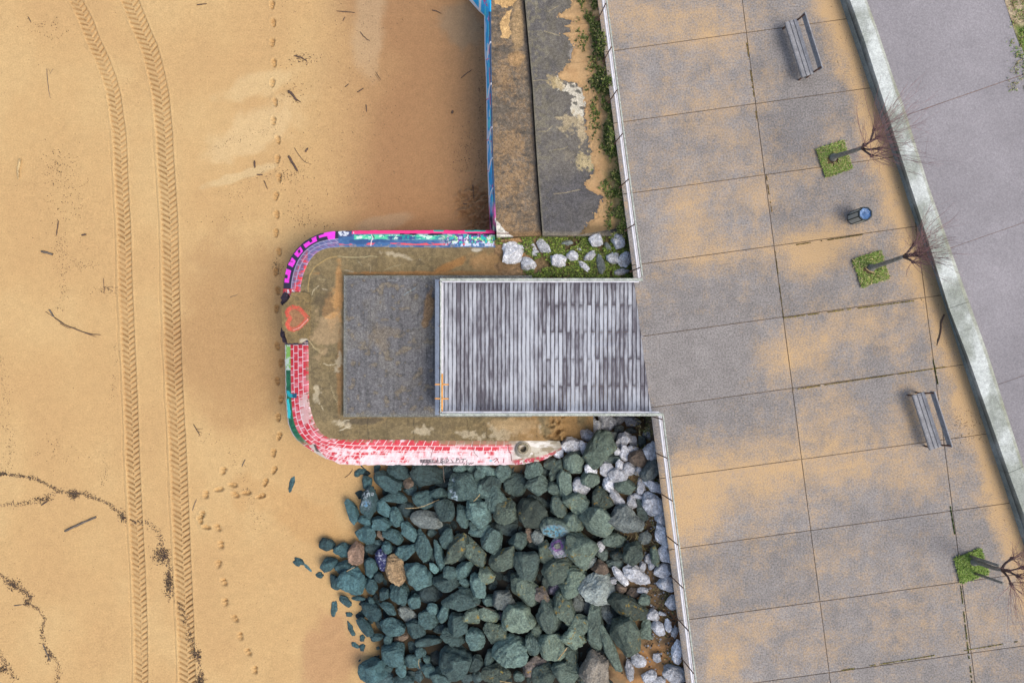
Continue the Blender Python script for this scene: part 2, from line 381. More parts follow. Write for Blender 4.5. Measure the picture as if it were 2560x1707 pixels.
def dust(u, v):
    d = .08 + .30 * (fbm(u / 120 + 3, v / 150, 4) - .5) + .5 * (fbm(u / 38, v / 30 + 7, 3) - .5)
    for cx, cy, rx, ry, a in BLOBS + THIN_DUST:
        d = d + .72 * a * np.exp(-(((u - cx) / rx) ** 2 + ((v - cy) / ry) ** 2) * 1.0)
    kd = np.interp(v, [p[1] for p in KERB0], [p[0] for p in KERB0]) - u
    d = d + 1.05 * smooth(95, 25, kd + 40 * (fbm(u / 40, v / 60) - .5)) * (kd > -40)
    # soft streaks blown along the slabs
    d = d + .42 * (fbm((u + .13 * v) / 13, v / 80, 3) - .5) + .30 * (fbm(u / 70 + 9, (v + .14 * u) / 11, 3) - .5)
    return d
def slab_material():
    m, t, b = new_mat("exposed_aggregate_slab", .92); p = pos(t)
    at = nd(t, "ShaderNodeAttribute", attribute_name="dust").outputs["Fac"]
    n = noise_val(t, p, 15, 4, .75); n3 = noise_val(t, p, 3.4, 5, .68)
    f = mathn(t, 'ADD', at, mathn(t, 'MULTIPLY', mathn(t, 'SUBTRACT', n, .5), 2.2)); f = mathn(t, 'ADD', f, mathn(t, 'MULTIPLY', mathn(t, 'SUBTRACT', n3, .5), 1.2))
    f = mr(t, f, .05, 1.15, 0, .95)
    g1 = noise_val(t, p, 19, 3, .75); gray = mixc(t, mr(t, g1, .30, .70, 0, 1), alb(110, 106, 103), alb(182, 176, 170))
    gray = scale_col(t, gray, mr(t, noise_val(t, p, 1.3, 5, .65), .3, .7, .82, 1.14))
    oi = nd(t, "ShaderNodeObjectInfo").outputs["Random"]; gray = scale_col(t, gray, mr(t, oi, 0, 1, .90, 1.08))
    s2 = noise_val(t, p, 30, 3); sc = mixc(t, mr(t, s2, .3, .7, 0, 1), alb(194, 160, 116), alb(230, 195, 144))
    t.links.new(mixc(t, f, gray, sc), b.inputs["Base Color"]); bump(t, b, g1, .004); return m
M['slab'] = slab_material()
M['joint'] = attr_mat("sandy_joint_filling", ((14, .5), (2, .45)), .95, .004, base=alb(116, 100, 84))
prom_v = MB()
e = lambda v, off: P(V1(v) - 355 + off, v + .1375 * (355 - off), 3.0)
q = [e(-1300, 9), e(2800, 9)]
prom_v.add([(q[0][0], q[0][1], -1), (q[1][0], q[1][1], -1), (40, -60, -1), (40, 60, -1), (q[0][0], q[0][1], 2.982), (q[1][0], q[1][1], 2.982), (40, -60, 2.982), (40, 60, 2.982)],
           [(0, 1, 5, 4), (1, 2, 6, 5), (2, 3, 7, 6), (3, 0, 4, 7), (4, 5, 6, 7), (3, 2, 1, 0)])
prom = prom_v.build("promenade", M['joint']); tag(prom, kind="structure")
for r in range(len(HROW) - 1):
    for c in range(0, 4):
        if c == 3 and HROW[r] < 1100: continue
        if c == 2 and HROW[r] < 200: continue
        g = .95
        a0, a1 = slab_pt(c, HROW[r]), slab_pt(c, HROW[r + 1]); b0, b1 = slab_pt(c + 1, HROW[r]), slab_pt(c + 1, HROW[r + 1])
        l = 0 if c == 0 else g
        A = [P(a0[0] + l, a0[1] + g, 3), P(a1[0] + l, a1[1] - g, 3)]; B = [P(b0[0] - g, b0[1] + g, 3), P(b1[0] - g, b1[1] - g, 3)]
        G = ruled(A, B, 22, 42); G[..., 2] += .004 * (rng.random() - .5) + .002 * (fbm(G[..., 0] * 2, G[..., 1] * 2, 2) - .5)
        uu, vv = UV(G.reshape(-1, 3)); Vt, Ft, nt_, ring = solid_grid(G, .047)
        ew = np.minimum(np.minimum(np.arange(22), np.arange(22)[::-1])[:, None] * 8.4, np.minimum(np.arange(42), np.arange(42)[::-1])[None] * 8.6).ravel(); du = dust(uu, vv) + .34 * np.exp(-ew / 9.) * (fbm(uu / 26 + 3 * r, vv / 26 + c, 3) - .38) * 2; o = mesh_np("paving_slab", Vt, Ft, M['slab'], prom, attrs={"dust": np.r_[du, du[ring]]}, smooth_sh=False)
# moss and sand in the joints
def joint_line(pts, w, rgb, name, z=2.986, n=160, seed=0, thr=.45):
    b = MB(); q = resample(pts, n)
    for i in range(n - 1):
        if fbm(np.array(i / 9. + seed), np.array(seed * 3.1), 3) < thr: continue
        k = rng.normal(0, .5, 2); ww = w * (.6 + .7 * rng.random())
        b.tube([P(q[i][0] + k[0], q[i][1] + k[1], z), P(*((q[i] + q[i + 1]) / 2), z + .028), P(q[i + 1][0], q[i + 1][1], z)], [ww * .4, ww, ww * .4], 5, alb(*(np.array(rgb) * (.8 + .5 * rng.random()))), False)
    o = b.build(name, M['leaf'], None, False, True); tag(o, kind="stuff"); return o
def jm(*sets):
    return sets
JOINTS = [([(1959, 795), (2305, 749)], (178, 160, 66), .35), ([(1981, 974), (2364, 917)], (176, 154, 74), .35), ([(2333, 900), (2345, 960)], (120, 128, 48), .3), ([(2376, 1265), (2387, 1335)], (110, 140, 50), .35),
          ([(2402, 1463), (2430, 1707)], (150, 148, 84), .4), ([(2073, 1680), (2419, 1624), (2560, 1600)], (158, 146, 80), .45), ([(1937, 620), (1959, 795)], (160, 144, 100), .5), ([(1990, 612), (2180, 583)], (140, 130, 60), .52),
          ([(1916, 439), (1930, 530)], (190, 160, 96), .45), ([(1866, 100), (1888, 261), (1892, 300)], (170, 150, 90), .52)]
for i, (pts, rgb, th) in enumerate(JOINTS): joint_line(pts, .022, rgb, "joint_moss", seed=i + 1, thr=th)

# ------------------------------------------------------------------ seat wall and the path behind it
FACE_TOP = [(2073, -160), (2125, 0), (2162, 103), (2220, 287), (2275, 460), (2302, 543), (2373, 771), (2423, 900), (2522, 1182), (2575, 1325), (2720, 1740)]
BACK = [(2105, -160), (2167, 0), (2194, 76), (2235, 199), (2258, 261), (2320, 460), (2367, 595), (2425, 760), (2470, 885), (2558, 1162), (2622, 1330), (2770, 1740)]
k0 = np.array([P(u, v, 3.0) for u, v in KERB0]); ft = np.array([P(u, v, 3.5) for u, v in FACE_TOP]); bk = np.array([P(u, v, 3.5) for u, v in BACK])
wall = thing("seat_wall", tuple(k0[5]), "long low concrete seat wall running beside the sandy promenade slabs", "wall")
lf = lambda ln, v: np.array([np.interp(v, -np.array([p[1] for p in ln])[::1] * 0 + np.array([p[1] for p in ln]), [p[i] for p in ln]) for i in (0, 1)])
def cut(world_line, y):     # point of a line at world y (y falls along the line)
    w = np.asarray(world_line)[::-1]; return np.array([np.interp(y, w[:, 1], w[:, 0]), y, w[0, 2]])
ext = lambda ln: np.r_[[ln[0] + (ln[0] - ln[1]) * 9], ln, [ln[-1] + (ln[-1] - ln[-2]) * 9]]
k0, ft, bk = ext(k0), ext(ft), ext(bk)
ycut = [30, P(2373, 771, 3.5)[1], P(2522, 1182, 3.5)[1], -30]
for i in range(3):
    ya, yb = ycut[i] - .006, ycut[i + 1] + .006; n = 170 if i < 2 else 120
    yy = np.linspace(ya, yb, n); sk = .22 if i else .22
    rows = []
    prof = [(0, 2.97), (0.0, 3.24), (.02, 3.25), (.055, 3.255), (.06, 3.26), (.085, 3.48), (.10, 3.5)]   # face with a ledge line
    for y in yy:
        a, b = cut(ft, y), cut(bk, y + sk); base = cut(k0, y)
        row = []
        for f, z in prof:
            if z < 3.49: xx = base[0] + (a[0] - base[0]) * (f / .10); row.append((xx, y, z))
        for t in np.linspace(0, 1, 16): p_ = a * (1 - t) + b * t; row.append((p_[0], p_[1], 3.5 + .012 * math.sin(t * math.pi)))
        row.append((b[0] + .01, b[1], 3.2)); rows.append(row)
    G = np.array(rows); uu, vv = UV(G.reshape(-1, 3)); p_ = Paint(uu, vv, (192, 198, 189), .54)
    nz = fbm(uu / 26, vv / 26, 4); nb = fbm(uu / 60 + 9, vv / 60, 3); z_ = G.reshape(-1, 3)[:, 2]
    p_.mix(.7 * smooth(.46, .68, nz), (166, 172, 158)); p_.mix(.8 * smooth(.50, .64, nb), (232, 238, 232)); p_.mix(.5 * smooth(.48, .36, nb), (150, 156, 142))
    tt = np.tile(np.arange(G.shape[1]), len(G)); p_.mix(.6 * (tt > G.shape[1] - 5) * (.4 + nz), (168, 168, 140))
    p_.mix(.75 * (z_ < 3.47), (140, 152, 150)); p_.mix(.9 * ((z_ > 3.245) & (z_ < 3.262)), (84, 88, 86)); p_.mix((z_ < 3.47) * smooth(.45, .62, nb) * .5, (180, 192, 192))  # west face and its ledge line painted darker for the shade on them
    Fc = grid_faces(*G.shape[:2])[:, ::-1]
    # end caps
    nn, mm = G.shape[:2]; Fl = [tuple(f) for f in Fc] + [tuple(range(mm)), tuple((nn - 1) * mm + j for j in range(mm))[::-1]]
    mesh_np("wall_block", G.reshape(-1, 3), Fl, M['concrete'], wall, p_.c, smooth_sh=False)
# verge ground and path slabs
vg = np.array([P(2450, -165, 3.36), P(2508, 0, 3.36), P(2525, 59, 3.36), P(2560, 152, 3.36), P(2700, 480, 3.36)]); vg = ext(vg)
M['path'] = attr_mat("path_asphalt", ((19, .16), (40, .14), (1.1, .06), (.33, .10)), .93, .003, base=alb(158, 154, 156))
def path_edge(y): return cut(vg, y)
verge_base = MB(); verge_base.add([(60, 60, 3.424), (60, -60, 3.424)] + [tuple(np.array(cut(bk, y)) * (1, 1, 0) + (-.12, 0, 3.424)) for y in np.linspace(-60, 60, 40)], [tuple(range(42))])
vb = verge_base.build("path", M['soil'] if False else attr_mat("path_base", ((14, .4), (2, .35)), .95, .004, base=alb(150, 116, 92))); tag(vb, kind="structure")
JP = [(2105, -240), (2255, 289), (2390, 621), (2492, 962), (2600, 1300), (2710, 1650)]
for i in range(-1, len(JP)):
    a = np.array(P(*JP[i], 3.44)) if i >= 0 else np.array([P(1900, -800, 3.44)][0]); b = np.array(P(*JP[i + 1], 3.44)) if i + 1 < len(JP) else np.array(P(2850, 2100, 3.44))
    d = np.array(P(1000, 500 - 347, 0)) - np.array(P(0, 500, 0)); d /= np.linalg.norm(d)
    rows = []
    for t in np.linspace(.0015, .9985, 34):
        s_ = a * (1 - t) + b * t; x0 = cut(bk, s_[1]); st = np.array([x0[0] + .014, s_[1], 3.44]); L = 12
        # end at the verge line
        for L in np.arange(.5, 14, .05):
            if st[0] + d[0] * L > path_edge(st[1] + d[1] * L)[0] - .0: break
        rows.append([st + d * L * w for w in np.linspace(0, 1, 40)])
    G = np.array(rows); G[..., 2] = 3.44 + .004 * (fbm(G[..., 0], G[..., 1], 2) - .5)
    Vt, Ft, _, _ = solid_grid(G, .13); mesh_np("paving_slab", Vt, Ft, M['path'], vb, smooth_sh=False)
vb2 = MB()
ye = np.linspace(45, -45, 60); L_ = [path_edge(y) for y in ye]
G = ruled([(p_[0] - .03, p_[1], 3.435) for p_ in L_], [(p_[0] + 18, p_[1], 3.435) for p_ in L_], 400, 160)
uu, vv = UV(G.reshape(-1, 3)); G[..., 2] += .05 * (fbm(G[..., 0] * 4, G[..., 1] * 4) - .3)
p_ = Paint(uu, vv, (196, 178, 146)); nz = fbm(uu / 14, vv / 14, 4); p_.mix(smooth(.45, .65, nz), (120, 104, 74)); p_.blob(2560, 105, 26, 60, 0, (104, 120, 58), 1, .5); p_.blob(2600, 250, 60, 120, 0, (104, 120, 58), 1, .5)
vo = mesh_np("verge", G.reshape(-1, 3), up_facing(G.reshape(-1, 3), grid_faces(*G.shape[:2])), M['soil'], col=p_.c); tag(vo, kind="structure")
# ------------------------------------------------------------------ sea wall with blue graffiti
BASE = [(820, -400), (1000, -190), (1170, 0), (1197, 29.5), (1209.5, 40), (1211, 134), (1214.5, 200), (1216, 300), (1217, 400), (1221, 500), (1225, 578)]
TOPL = [(1221, -400), (1222, -190), (1225, 0), (1225.3, 40), (1226, 134), (1227, 200), (1229.5, 300), (1232, 400), (1235, 500), (1238, 578)]
def at_v(line, v): return np.interp(v, [p[1] for p in line], [p[0] for p in line])
vr = np.unique(np.r_[np.linspace(-400, -30, 60), np.linspace(-30, 578, 760)])
ub, ut = at_v(BASE, vr), at_v(TOPL, vr)
Bp, Tp = PA(ub, vr, .02), PA(ut, vr, 2.30)
# keep rows level in world y: re-evaluate both at the same v in their own depth (battered face)
w_ = np.linspace(0, 1, 26)[None, :, None]
G = Bp[:, None] * (1 - w_) + Tp[:, None] * w_
G = np.concatenate([G, (G[:, -1:] + np.array([.10, 0, -.03]))], 1)
G = np.concatenate([G[:, :1] + np.array([0, 0, -.5]), G], 1)
uu, vv = UV(G.reshape(-1, 3)); p_ = Paint(uu, vv, (0, 158, 232), 1.25)
tt = np.clip(np.tile((np.arange(28) - 1) / 25., len(vr)), 0, 1)
st = fbm(uu / 3.2, vv / 34 + 4, 4); st2 = fbm(uu / 2.2 + 31, vv / 22, 3)
p_.mix(.8 * smooth(.60, .7, st), (80, 205, 240)); p_.mix(.75 * smooth(.64, .72, st2) * (vv > 45), (232, 244, 250)); p_.mix(.4 * smooth(.34, .26, st2) * (vv > 60), (12, 80, 160))
p_.mix(.85 * (tt > .87) * (vv > 30), (52, 48, 70)); p_.mix(.75 * (tt > .70) * (tt < .88) * smooth(.55, .62, fbm(uu / 4, vv / 16 + 8, 3)), (196, 60, 120))
p_.mix((tt < .23) * .95, (240, 242, 248))
for v0, v1 in ((105, 150), (208, 250), (318, 352), (395, 430), (470, 500)):
    p_.stroke([(1217 + (v0 - 100) * .016, v1), (1222 + (v0 - 100) * .016, v0 + 8), (1226 + (v0 - 100) * .016, v0)], 2.6, (240, 246, 250)); p_.stroke([(1216, v1), (1221, v1 - 3)], 2.2, (205, 60, 130))
p_.stroke([(1203, -40), (1200.7, 0), (1199, 26)], 5, (240, 248, 252)); p_.mix((vv < 45) * (tt < .16) * 1., (242, 248, 252))
p_.mix(smooth(525, 548, vv), (38, 38, 58)); p_.mix(smooth(500, 530, vv) * smooth(.5, .6, st) * .8, (220, 90, 150)); p_.mix(smooth(535, 545, vv) * smooth(.6, .68, st2), (160, 190, 170))
sw = mesh_np("sea_wall", G.reshape(-1, 3), grid_faces(*G.shape[:2])[:, ::-1], M['paint'], col=p_.c)
rebase(sw); tag(sw, "sloping concrete sea wall covered in bright blue and white graffiti above the sand", "wall")

# ------------------------------------------------------------------ terrace of two concrete slabs and the sand lying on it
DIV = [(1300, -400), (1312, 0), (1331.8, 217), (1339, 340), (1346, 450), (1357, 589)]
terr = mesh_np("terrace", [P(1228, -400, 2.1), P(1500, -400, 2.1), P(1590, 585, 2.1), P(1242, 585, 2.1), P(1228, -400, -1), P(1500, -400, -1), P(1590, 585, -1), P(1242, 585, -1)],
               [(0, 3, 2, 1), (0, 1, 5, 4), (1, 2, 6, 5), (2, 3, 7, 6), (3, 0, 4, 7)], M['concrete'], col=np.tile(alb(96, 88, 72), (8, 1)), smooth_sh=False); tag(terr, kind="structure")
def terr_slab(l, r, z, name, painter, n=620, m=76):
    A = [P(u + .0, v, z) for u, v in l]; B = [P(u, v, z) for u, v in r]
    G = ruled(A, B, n, m); G[..., 2] += .006 * (fbm(G[..., 0] * 3, G[..., 1] * 3, 3) - .5)
    uu, vv = UV(G.reshape(-1, 3)); pp = Paint(uu, vv, (112, 100, 84)); painter(pp)
    Vt, Ft, _, ring = solid_grid(G, .26); return mesh_np(name, Vt, Ft, M['concrete_rough'], terr, np.r_[pp.c, pp.c[ring]], smooth_sh=False)
def paint_left(p):
    p.mix(1, (128, 116, 100))
    n1, n2, n3 = fbm(p.u / 40, p.v / 60, 4), fbm(p.u / 12, p.v / 12, 4), fbm(p.u / 30 + 9, p.v / 9, 3)
    p.mix(.55 * smooth(.40, .75, n1) , (140, 118, 90)); p.mix(.55 * smooth(.45, .75, fbm(p.u / 4.5, p.v / 4.5, 3) * .7 + n2 * .3), (172, 140, 100)); p.mix(.45 * smooth(.55, .35, n2), (90, 86, 78)); p.mix(.5 * smooth(.55, .7, n3), (80, 78, 74))
    p.poly([(1225, -120), (1238, 5), (1260, 20), (1285, 10), (1300, -10), (1290, -150)], (216, 176, 118), .95, 14)
    p.poly([(1268, 26), (1280, 24), (1276, 45), (1272, 62), (1278, 84), (1270, 98), (1249, 93), (1254, 86), (1248, 62), (1258, 44)], (216, 178, 122), 1, 9)
    p.blob(1295, 70, 24, 80, 0, (186, 156, 112), .75, .6); p.blob(1290, 145, 26, 22, -30, (190, 152, 104), .7, .6)
    for b in ((1260, 200), (1275, 370), (1250, 470), (1290, 440), (1265, 560)): p.blob(b[0], b[1], 34, 40, 20, (176, 142, 100), .4, 1.3, 5)
    p.mix(.9 * smooth(16, 5, seg_dist(p.u, p.v, DIV)) * (.5 + n1 * .8), (70, 66, 62)); p.mix(.9 * smooth(570, 586, p.v), (140, 112, 78))  # dark band along the divider paints the shadow of the slab step
    p.poly([(1238, 551), (1246, 556), (1263, 578), (1286, 592), (1242, 594)], (226, 222, 208), .96, 5); p.stroke([(1240, 583.5), (1274, 584)], 2.2, (120, 72, 52))
def paint_right(p):
    n1, n2, n3 = fbm(p.u / 46 + 5, p.v / 60, 4), fbm(p.u / 9, p.v / 9, 4), fbm(p.u / 26, p.v / 26 + 40, 4)
    p.mix(1, (122, 117, 108)); p.mix(.6 * smooth(.45, .65, n1), (100, 98, 98)); p.mix(.5 * smooth(.5, .62, n2) * smooth(120, 0, p.u - 1310), (150, 142, 112)); p.mix(.5 * smooth(380, 480, p.v), (88, 88, 92))
    p.mix(.45 * smooth(330, 120, p.v) * smooth(.4, .7, n3), (122, 116, 100))
    W_ = (226, 218, 196)
    p.poly([(1390, 205), (1397, 192), (1405, 215), (1440, 208), (1455, 218), (1462, 245), (1466, 268), (1455, 290), (1462, 300), (1450, 312), (1440, 290), (1430, 268), (1432, 240), (1415, 225), (1395, 225)], W_, .95, 22)
    p.blob(1390, 205, 22, 22, 10, (200, 178, 130), .8, .8, 9); p.blob(1425, 305, 30, 30, 40, (196, 178, 140), .75, 1.0, 8); p.blob(1455, 330, 12, 40, 0, (210, 190, 150), .8, 1, 8); p.blob(1465, 405, 26, 22, 20, (204, 186, 140), .85, 1.1, 7); p.blob(1425, 390, 20, 18, 0, (150, 140, 120), .5, 1, 8); p.blob(1435, 135, 20, 22, 0, (176, 170, 160), .7, .7)
    for k in ((1445, 230), (1440, 258), (1456, 270), (1428, 214)): p.blob(k[0], k[1], 8, 6, 30, (100, 98, 90), .9, .9, 6)
    for c in ([(1330, 204), (1350, 200), (1368, 202)], [(1345, 330), (1368, 328), (1381, 315)], [(1385, 375), (1410, 372), (1420, 366)], [(1385, 485), (1415, 482), (1450, 474)], [(1360, 78), (1400, 90)], [(1370, 30), (1395, 15)]): p.stroke(c, 1.6, (186, 170, 130), .7)
    p.mix(.8 * smooth(6, 0, seg_dist(p.u, p.v, DIV)), (128, 122, 104)); p.mix(.6 * smooth(575, 588, p.v), (150, 140, 118))
terr_slab([(1227, -390), (1228, 0), (1228.3, 134), (1230, 250), (1233, 400), (1238, 500), (1242, 592)], [(u - 3, v) for u, v in DIV], 2.30, "slab", paint_left)
terr_slab(DIV, [(1470, -400), (1500, 0), (1530, 300), (1560, 590)], 2.44, "slab", paint_right, 620, 130)
RAG = [(1425, -400), (1430, -60), (1428, 0), (1425, 22), (1394, 38), (1402, 46), (1428, 52), (1431, 60), (1410, 66), (1426, 72), (1425, 84), (1401, 84), (1418, 95), (1436, 110), (1432, 130), (1425, 158), (1411, 160), (1411, 175), (1394, 184), (1398, 200), (1440, 208), (1456, 222), (1463, 250), (1466, 272), (1462, 300), (1464, 320), (1468, 345), (1480, 380), (1478, 400), (1488, 425), (1466, 455), (1462, 470), (1480, 480), (1506, 490), (1505, 508), (1492, 530), (1478, 552), (1455, 575), (1445, 590)]
n_, m_ = 640, 110
A = [P(1360, -400, 2.4), P(1380, 0, 2.4), P(1385, 300, 2.4), P(1420, 500, 2.4), P(1420, 592, 2.4)]; ed = lambda v: P(V1(v) - 355 + 12, v + 47, 2.5)
G = ruled(A, [ed(-440), ed(0), ed(300), ed(520)], n_, m_); uu, vv = UV(G); dr = (uu - at_v(RAG, vv)); nz = fbm(uu / 6, vv / 6, 4); nb = fbm(uu / 22, vv / 22, 3)
fromtop = (V1(vv) - 355) - uu
G[..., 2] = 2.44 + np.clip(dr + 26 * (nz - .5) + 12 * (fbm(uu / 2.6, vv / 2.6, 2) - .5), -6, 8) * .0042 + np.clip(dr, 0, 90) * .0018 + .03 * (nb - .5) + .25 * smooth(40, 0, fromtop)
p_ = Paint(uu, vv, (220, 180, 128)); nz, nb, ft_ = nz.ravel(), nb.ravel(), fromtop.ravel()
p_.mix(.3 * smooth(.5, .7, nb), (196, 148, 98)); p_.mix(.8 * smooth(62, 10, ft_ + 40 * (nb - .5)) * smooth(.35, .6, nz), (112, 98, 62)); p_.mix(.6 * smooth(330, 420, p_.v) * smooth(70, 20, ft_ + 50 * (nb - .5)), (140, 128, 80)); p_.mix(.8 * smooth(545, 575, p_.v), (104, 88, 62))
o = mesh_np("sand_drift", G.reshape(-1, 3), up_facing(G.reshape(-1, 3), grid_faces(n_, m_)), M['sand'], col=p_.c); tag(o, kind="structure")

# ------------------------------------------------------------------ planting bed between terrace, bunker and boardwalk
A = [P(u, v, 2.0) for u, v in [(1236, 600), (1300, 594), (1440, 592), (1500, 560), (1575, 520)]]; B = [P(u, v, 2.0) for u, v in [(1236, 725), (1400, 725), (1625, 725)]]
G = ruled(A, B, 300, 110); uu, vv = UV(G); n1 = fbm(uu / 18, vv / 18, 4)
G[..., 2] = 1.99 + .30 * smooth(1260, 1590, uu) + .14 * (n1 - .5)
p_ = Paint(uu, vv, (110, 94, 66)); n1 = n1.ravel(); n2 = fbm(p_.u / 7, p_.v / 7, 3)
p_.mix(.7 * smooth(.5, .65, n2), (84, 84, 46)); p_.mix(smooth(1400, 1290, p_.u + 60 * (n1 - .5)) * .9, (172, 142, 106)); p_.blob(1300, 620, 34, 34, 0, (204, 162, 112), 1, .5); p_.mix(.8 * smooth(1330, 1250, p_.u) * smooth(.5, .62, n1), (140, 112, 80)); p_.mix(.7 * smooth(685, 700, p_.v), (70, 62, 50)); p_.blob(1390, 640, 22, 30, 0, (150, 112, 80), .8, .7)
o = mesh_np("planting_bed", G.reshape(-1, 3), up_facing(G.reshape(-1, 3), grid_faces(300, 110)), M['soil'], col=p_.c); tag(o, kind="structure")

# ------------------------------------------------------------------ bunker: platform, roof slab, sloping painted coping
ZP, ZE = 2.0, 1.62
bunk = thing("bunker", P(1000, 860, 0.0), "low rounded concrete bunker on the sand with graffiti painted sloping edges", "bunker")
OUT_N = [(1238, 576), (1000, 576), (850, 577), (800, 583), (770, 597), (745, 618), (725, 645), (713, 680), (708, 722), (706, 742)]
IN_N = [(1238, 617), (1000, 617), (835, 615), (800, 624), (779, 640), (763, 665), (752, 700), (749, 725), (749, 742)]
OUT_W = [(706, 742), (708, 800), (712, 862)]; IN_W = [(749, 742), (760, 800), (769, 862)]
OUT_S = [(712, 862), (713, 940), (716, 1030), (722, 1065), (735, 1092), (757, 1113), (775, 1123), (800, 1140), (830, 1152), (858, 1162), (960, 1162), (1100, 1162.5), (1230, 1162.5), (1300, 1161), (1340, 1156), (1375, 1143), (1405, 1122)]
IN_S = [(769, 862), (769, 960), (772, 1010), (778, 1040), (790, 1068), (806, 1088), (830, 1099), (870, 1101), (960, 1101), (1100, 1103), (1250, 1104), (1340, 1103), (1400, 1104)]
PINK = (250, 66, 222); NAVY = (44, 44, 66)
def zz(pts, ox=680, oy=560, s=.2168): return [(ox + x * s, oy + y * s) for x, y in pts]
LET = [[(540, 135), (595, 120), (600, 95), (730, 80), (725, 172), (650, 182), (632, 140), (545, 162)],
       [(508, 140), (520, 198), (470, 222), (385, 278), (360, 238), (425, 195), (440, 215), (468, 198), (452, 168)],
       [(330, 260), (358, 312), (298, 388), (252, 345)],
       [(230, 385), (272, 425), (240, 500), (185, 470)],
       [(155, 510), (220, 535), (195, 680), (145, 675), (147, 625), (178, 630), (182, 590), (150, 580)]]
def coping_paint(pp, s, t, which):
    u, v = pp.u, pp.v; n1, n2, n3 = fbm(u / 16, v / 16, 4), fbm(u / 6, v / 6, 4), fbm(u / 34 + 7, v / 9, 4)
    if which == 'n':
        pp.mix(1, (66, 104, 148)); pp.mix(.5 * smooth(.5, .65, n2), (96, 128, 160)); pp.mix(.6 * smooth(.52, .4, n3), (44, 74, 118))
        g = smooth(.38, .5, t) * smooth(.80, .66, t) * (u > 885)
        pp.mix(g * smooth(.42, .54, n3), (96, 214, 160)); pp.mix(g * smooth(.56, .62, fbm(u / 11, v / 4 + 3, 3)), (214, 240, 220)); pp.mix(g * smooth(.6, .66, n2), (40, 150, 150))
        pp.mix((t < .22) * (t > .1) * smooth(.52, .58, fbm(u / 22, v / 6 + 60, 3)), (226, 84, 92)); pp.mix(.6 * (t < .12) * smooth(.45, .6, n2), (140, 130, 120))
        k = smooth(1090, 1150, u + 40 * (n1 - .5)); tm = (t > .2) * (t < .75); h = fbm(u / 7 + 77, v / 5, 3); h2 = fbm(u / 5 + 11, v / 6 + 5, 3)
        pp.mix(k * tm, (70, 78, 110)); pp.mix(k * tm * smooth(.53, .58, h), (150, 214, 120)); pp.mix(k * tm * smooth(.55, .6, h2), (226, 232, 226)); pp.mix(k * tm * smooth(.42, .36, h), (120, 60, 150)); pp.mix(k * tm * smooth(.40, .34, h2), (44, 190, 180))
        pp.mix(k * (t < .25) * (t > .05) * smooth(.5, .56, h2), (196, 208, 224))
        pk = (t > .77) * (u > 878); pp.mix(pk, (252, 62, 132)); pp.mix((t > .9) * smooth(.5, .56, fbm(u / 24, 0 * v + 3, 3)) * (u > 1060), (54, 176, 166)); pp.mix((t > .68) * (t < .8) * smooth(.6, .64, n3) * (u > 1000), (40, 36, 60)); pp.mix((t > .62) * (u > 845) * (u < 880), (70, 80, 120)); pp.mix((t > .66) * (u > 845) * (u < 885) * smooth(.55, .6, n2), (220, 225, 230))
        pp.poly(zz([(2150, 145), (2195, 140), (2195, 178), (2150, 178)]), (196, 200, 240)); pp.stroke(zz([(2150, 140), (2200, 138), (2198, 180), (2148, 178), (2150, 140)]), 1.6, (84, 36, 140))
        pp.stroke(zz([(1150, 125), (1165, 165), (1145, 200), (1140, 250)]), 1.8, (232, 228, 224)); pp.stroke(zz([(1160, 130), (1180, 160)]), 2.4, (84, 50, 40))
        arc = (u < 846); inner = arc * (t < .52)
        pp.mix(arc, NAVY); pp.mix(inner, (120, 92, 120))
        pp.mix(inner * smooth(.45, .6, n1), (150, 100, 124)); pp.mix(inner * (t < .34) * smooth(.5, .58, n2), (216, 62, 70)); pp.mix(inner * smooth(700, 620, v) * (u > 770) * .8, (92, 108, 152))
        br = inner * ((np.abs((s / .21 + np.where(t > .27, .5, 0)) % 1 - .5) > .45) | (np.abs(t - .27) < .025) | (np.abs(t - .5) < .02)); pp.mix(br * .7, (178, 172, 196))
        for L in LET: pp.poly(zz(L), PINK)
        pp.poly(zz([(295, 305), (322, 290), (330, 325), (308, 345)]), NAVY); pp.stroke(zz([(205, 430), (240, 438)]), 1.6, NAVY); pp.poly(zz([(425, 195), (455, 175), (468, 200), (440, 216)]), NAVY)
        pp.mix((v > 722) * smooth(.42, .5, n1), (206, 58, 66)); pp.mix((v > 724) * smooth(.55, .62, n2), (232, 220, 224))
    elif which == 'w':
        pp.mix(1, (58, 52, 66)); pp.mix(smooth(.5, .62, n1), (92, 74, 74)); pp.mix((v < 752) * (t < .7), (200, 60, 66)); pp.mix(smooth(.6, .66, n2), (140, 120, 120))
    else:
        wash = smooth(.46, .60, n1 * .45 + n3 * .35 + .24 * np.clip((u - 800) / 260, 0, 1) * smooth(.2, .75, t) + .02)
        red = (222, 58, 72); pp.mix(1, red); pp.mix(.55 * smooth(.45, .62, n1), (238, 104, 116)); pp.mix(.4 * smooth(.55, .42, n2), (196, 40, 56))
        pp.mix(.86 * wash * smooth(770, 860, u), (248, 228, 230)); pp.mix(.75 * smooth(.5, .62, n2) * smooth(770, 850, u) * (t > .35), (250, 236, 236))
        left = smooth(852, 800, u) * smooth(1120, 1080, v)
        pp.mix(left * smooth(.54, .66, n1) * .6, (240, 150, 158)); pp.mix(smooth(975, 1000, v) * smooth(1078, 1060, v) * (u < 800) * (t < .42) * smooth(.4, .55, n1) * .9, (228, 190, 184))
        rows = 5.0; ph = t * rows; ri = np.floor(ph); ln = .36 if False else .29
        mortar = ((np.abs(ph - np.round(ph)) < .085) & (t > .03)) | (np.abs((s / ln + .5 * (ri % 2)) % 1 - .5) > .458)
        pp.mix(mortar * .92 * (u < 1352), (250, 240, 240))
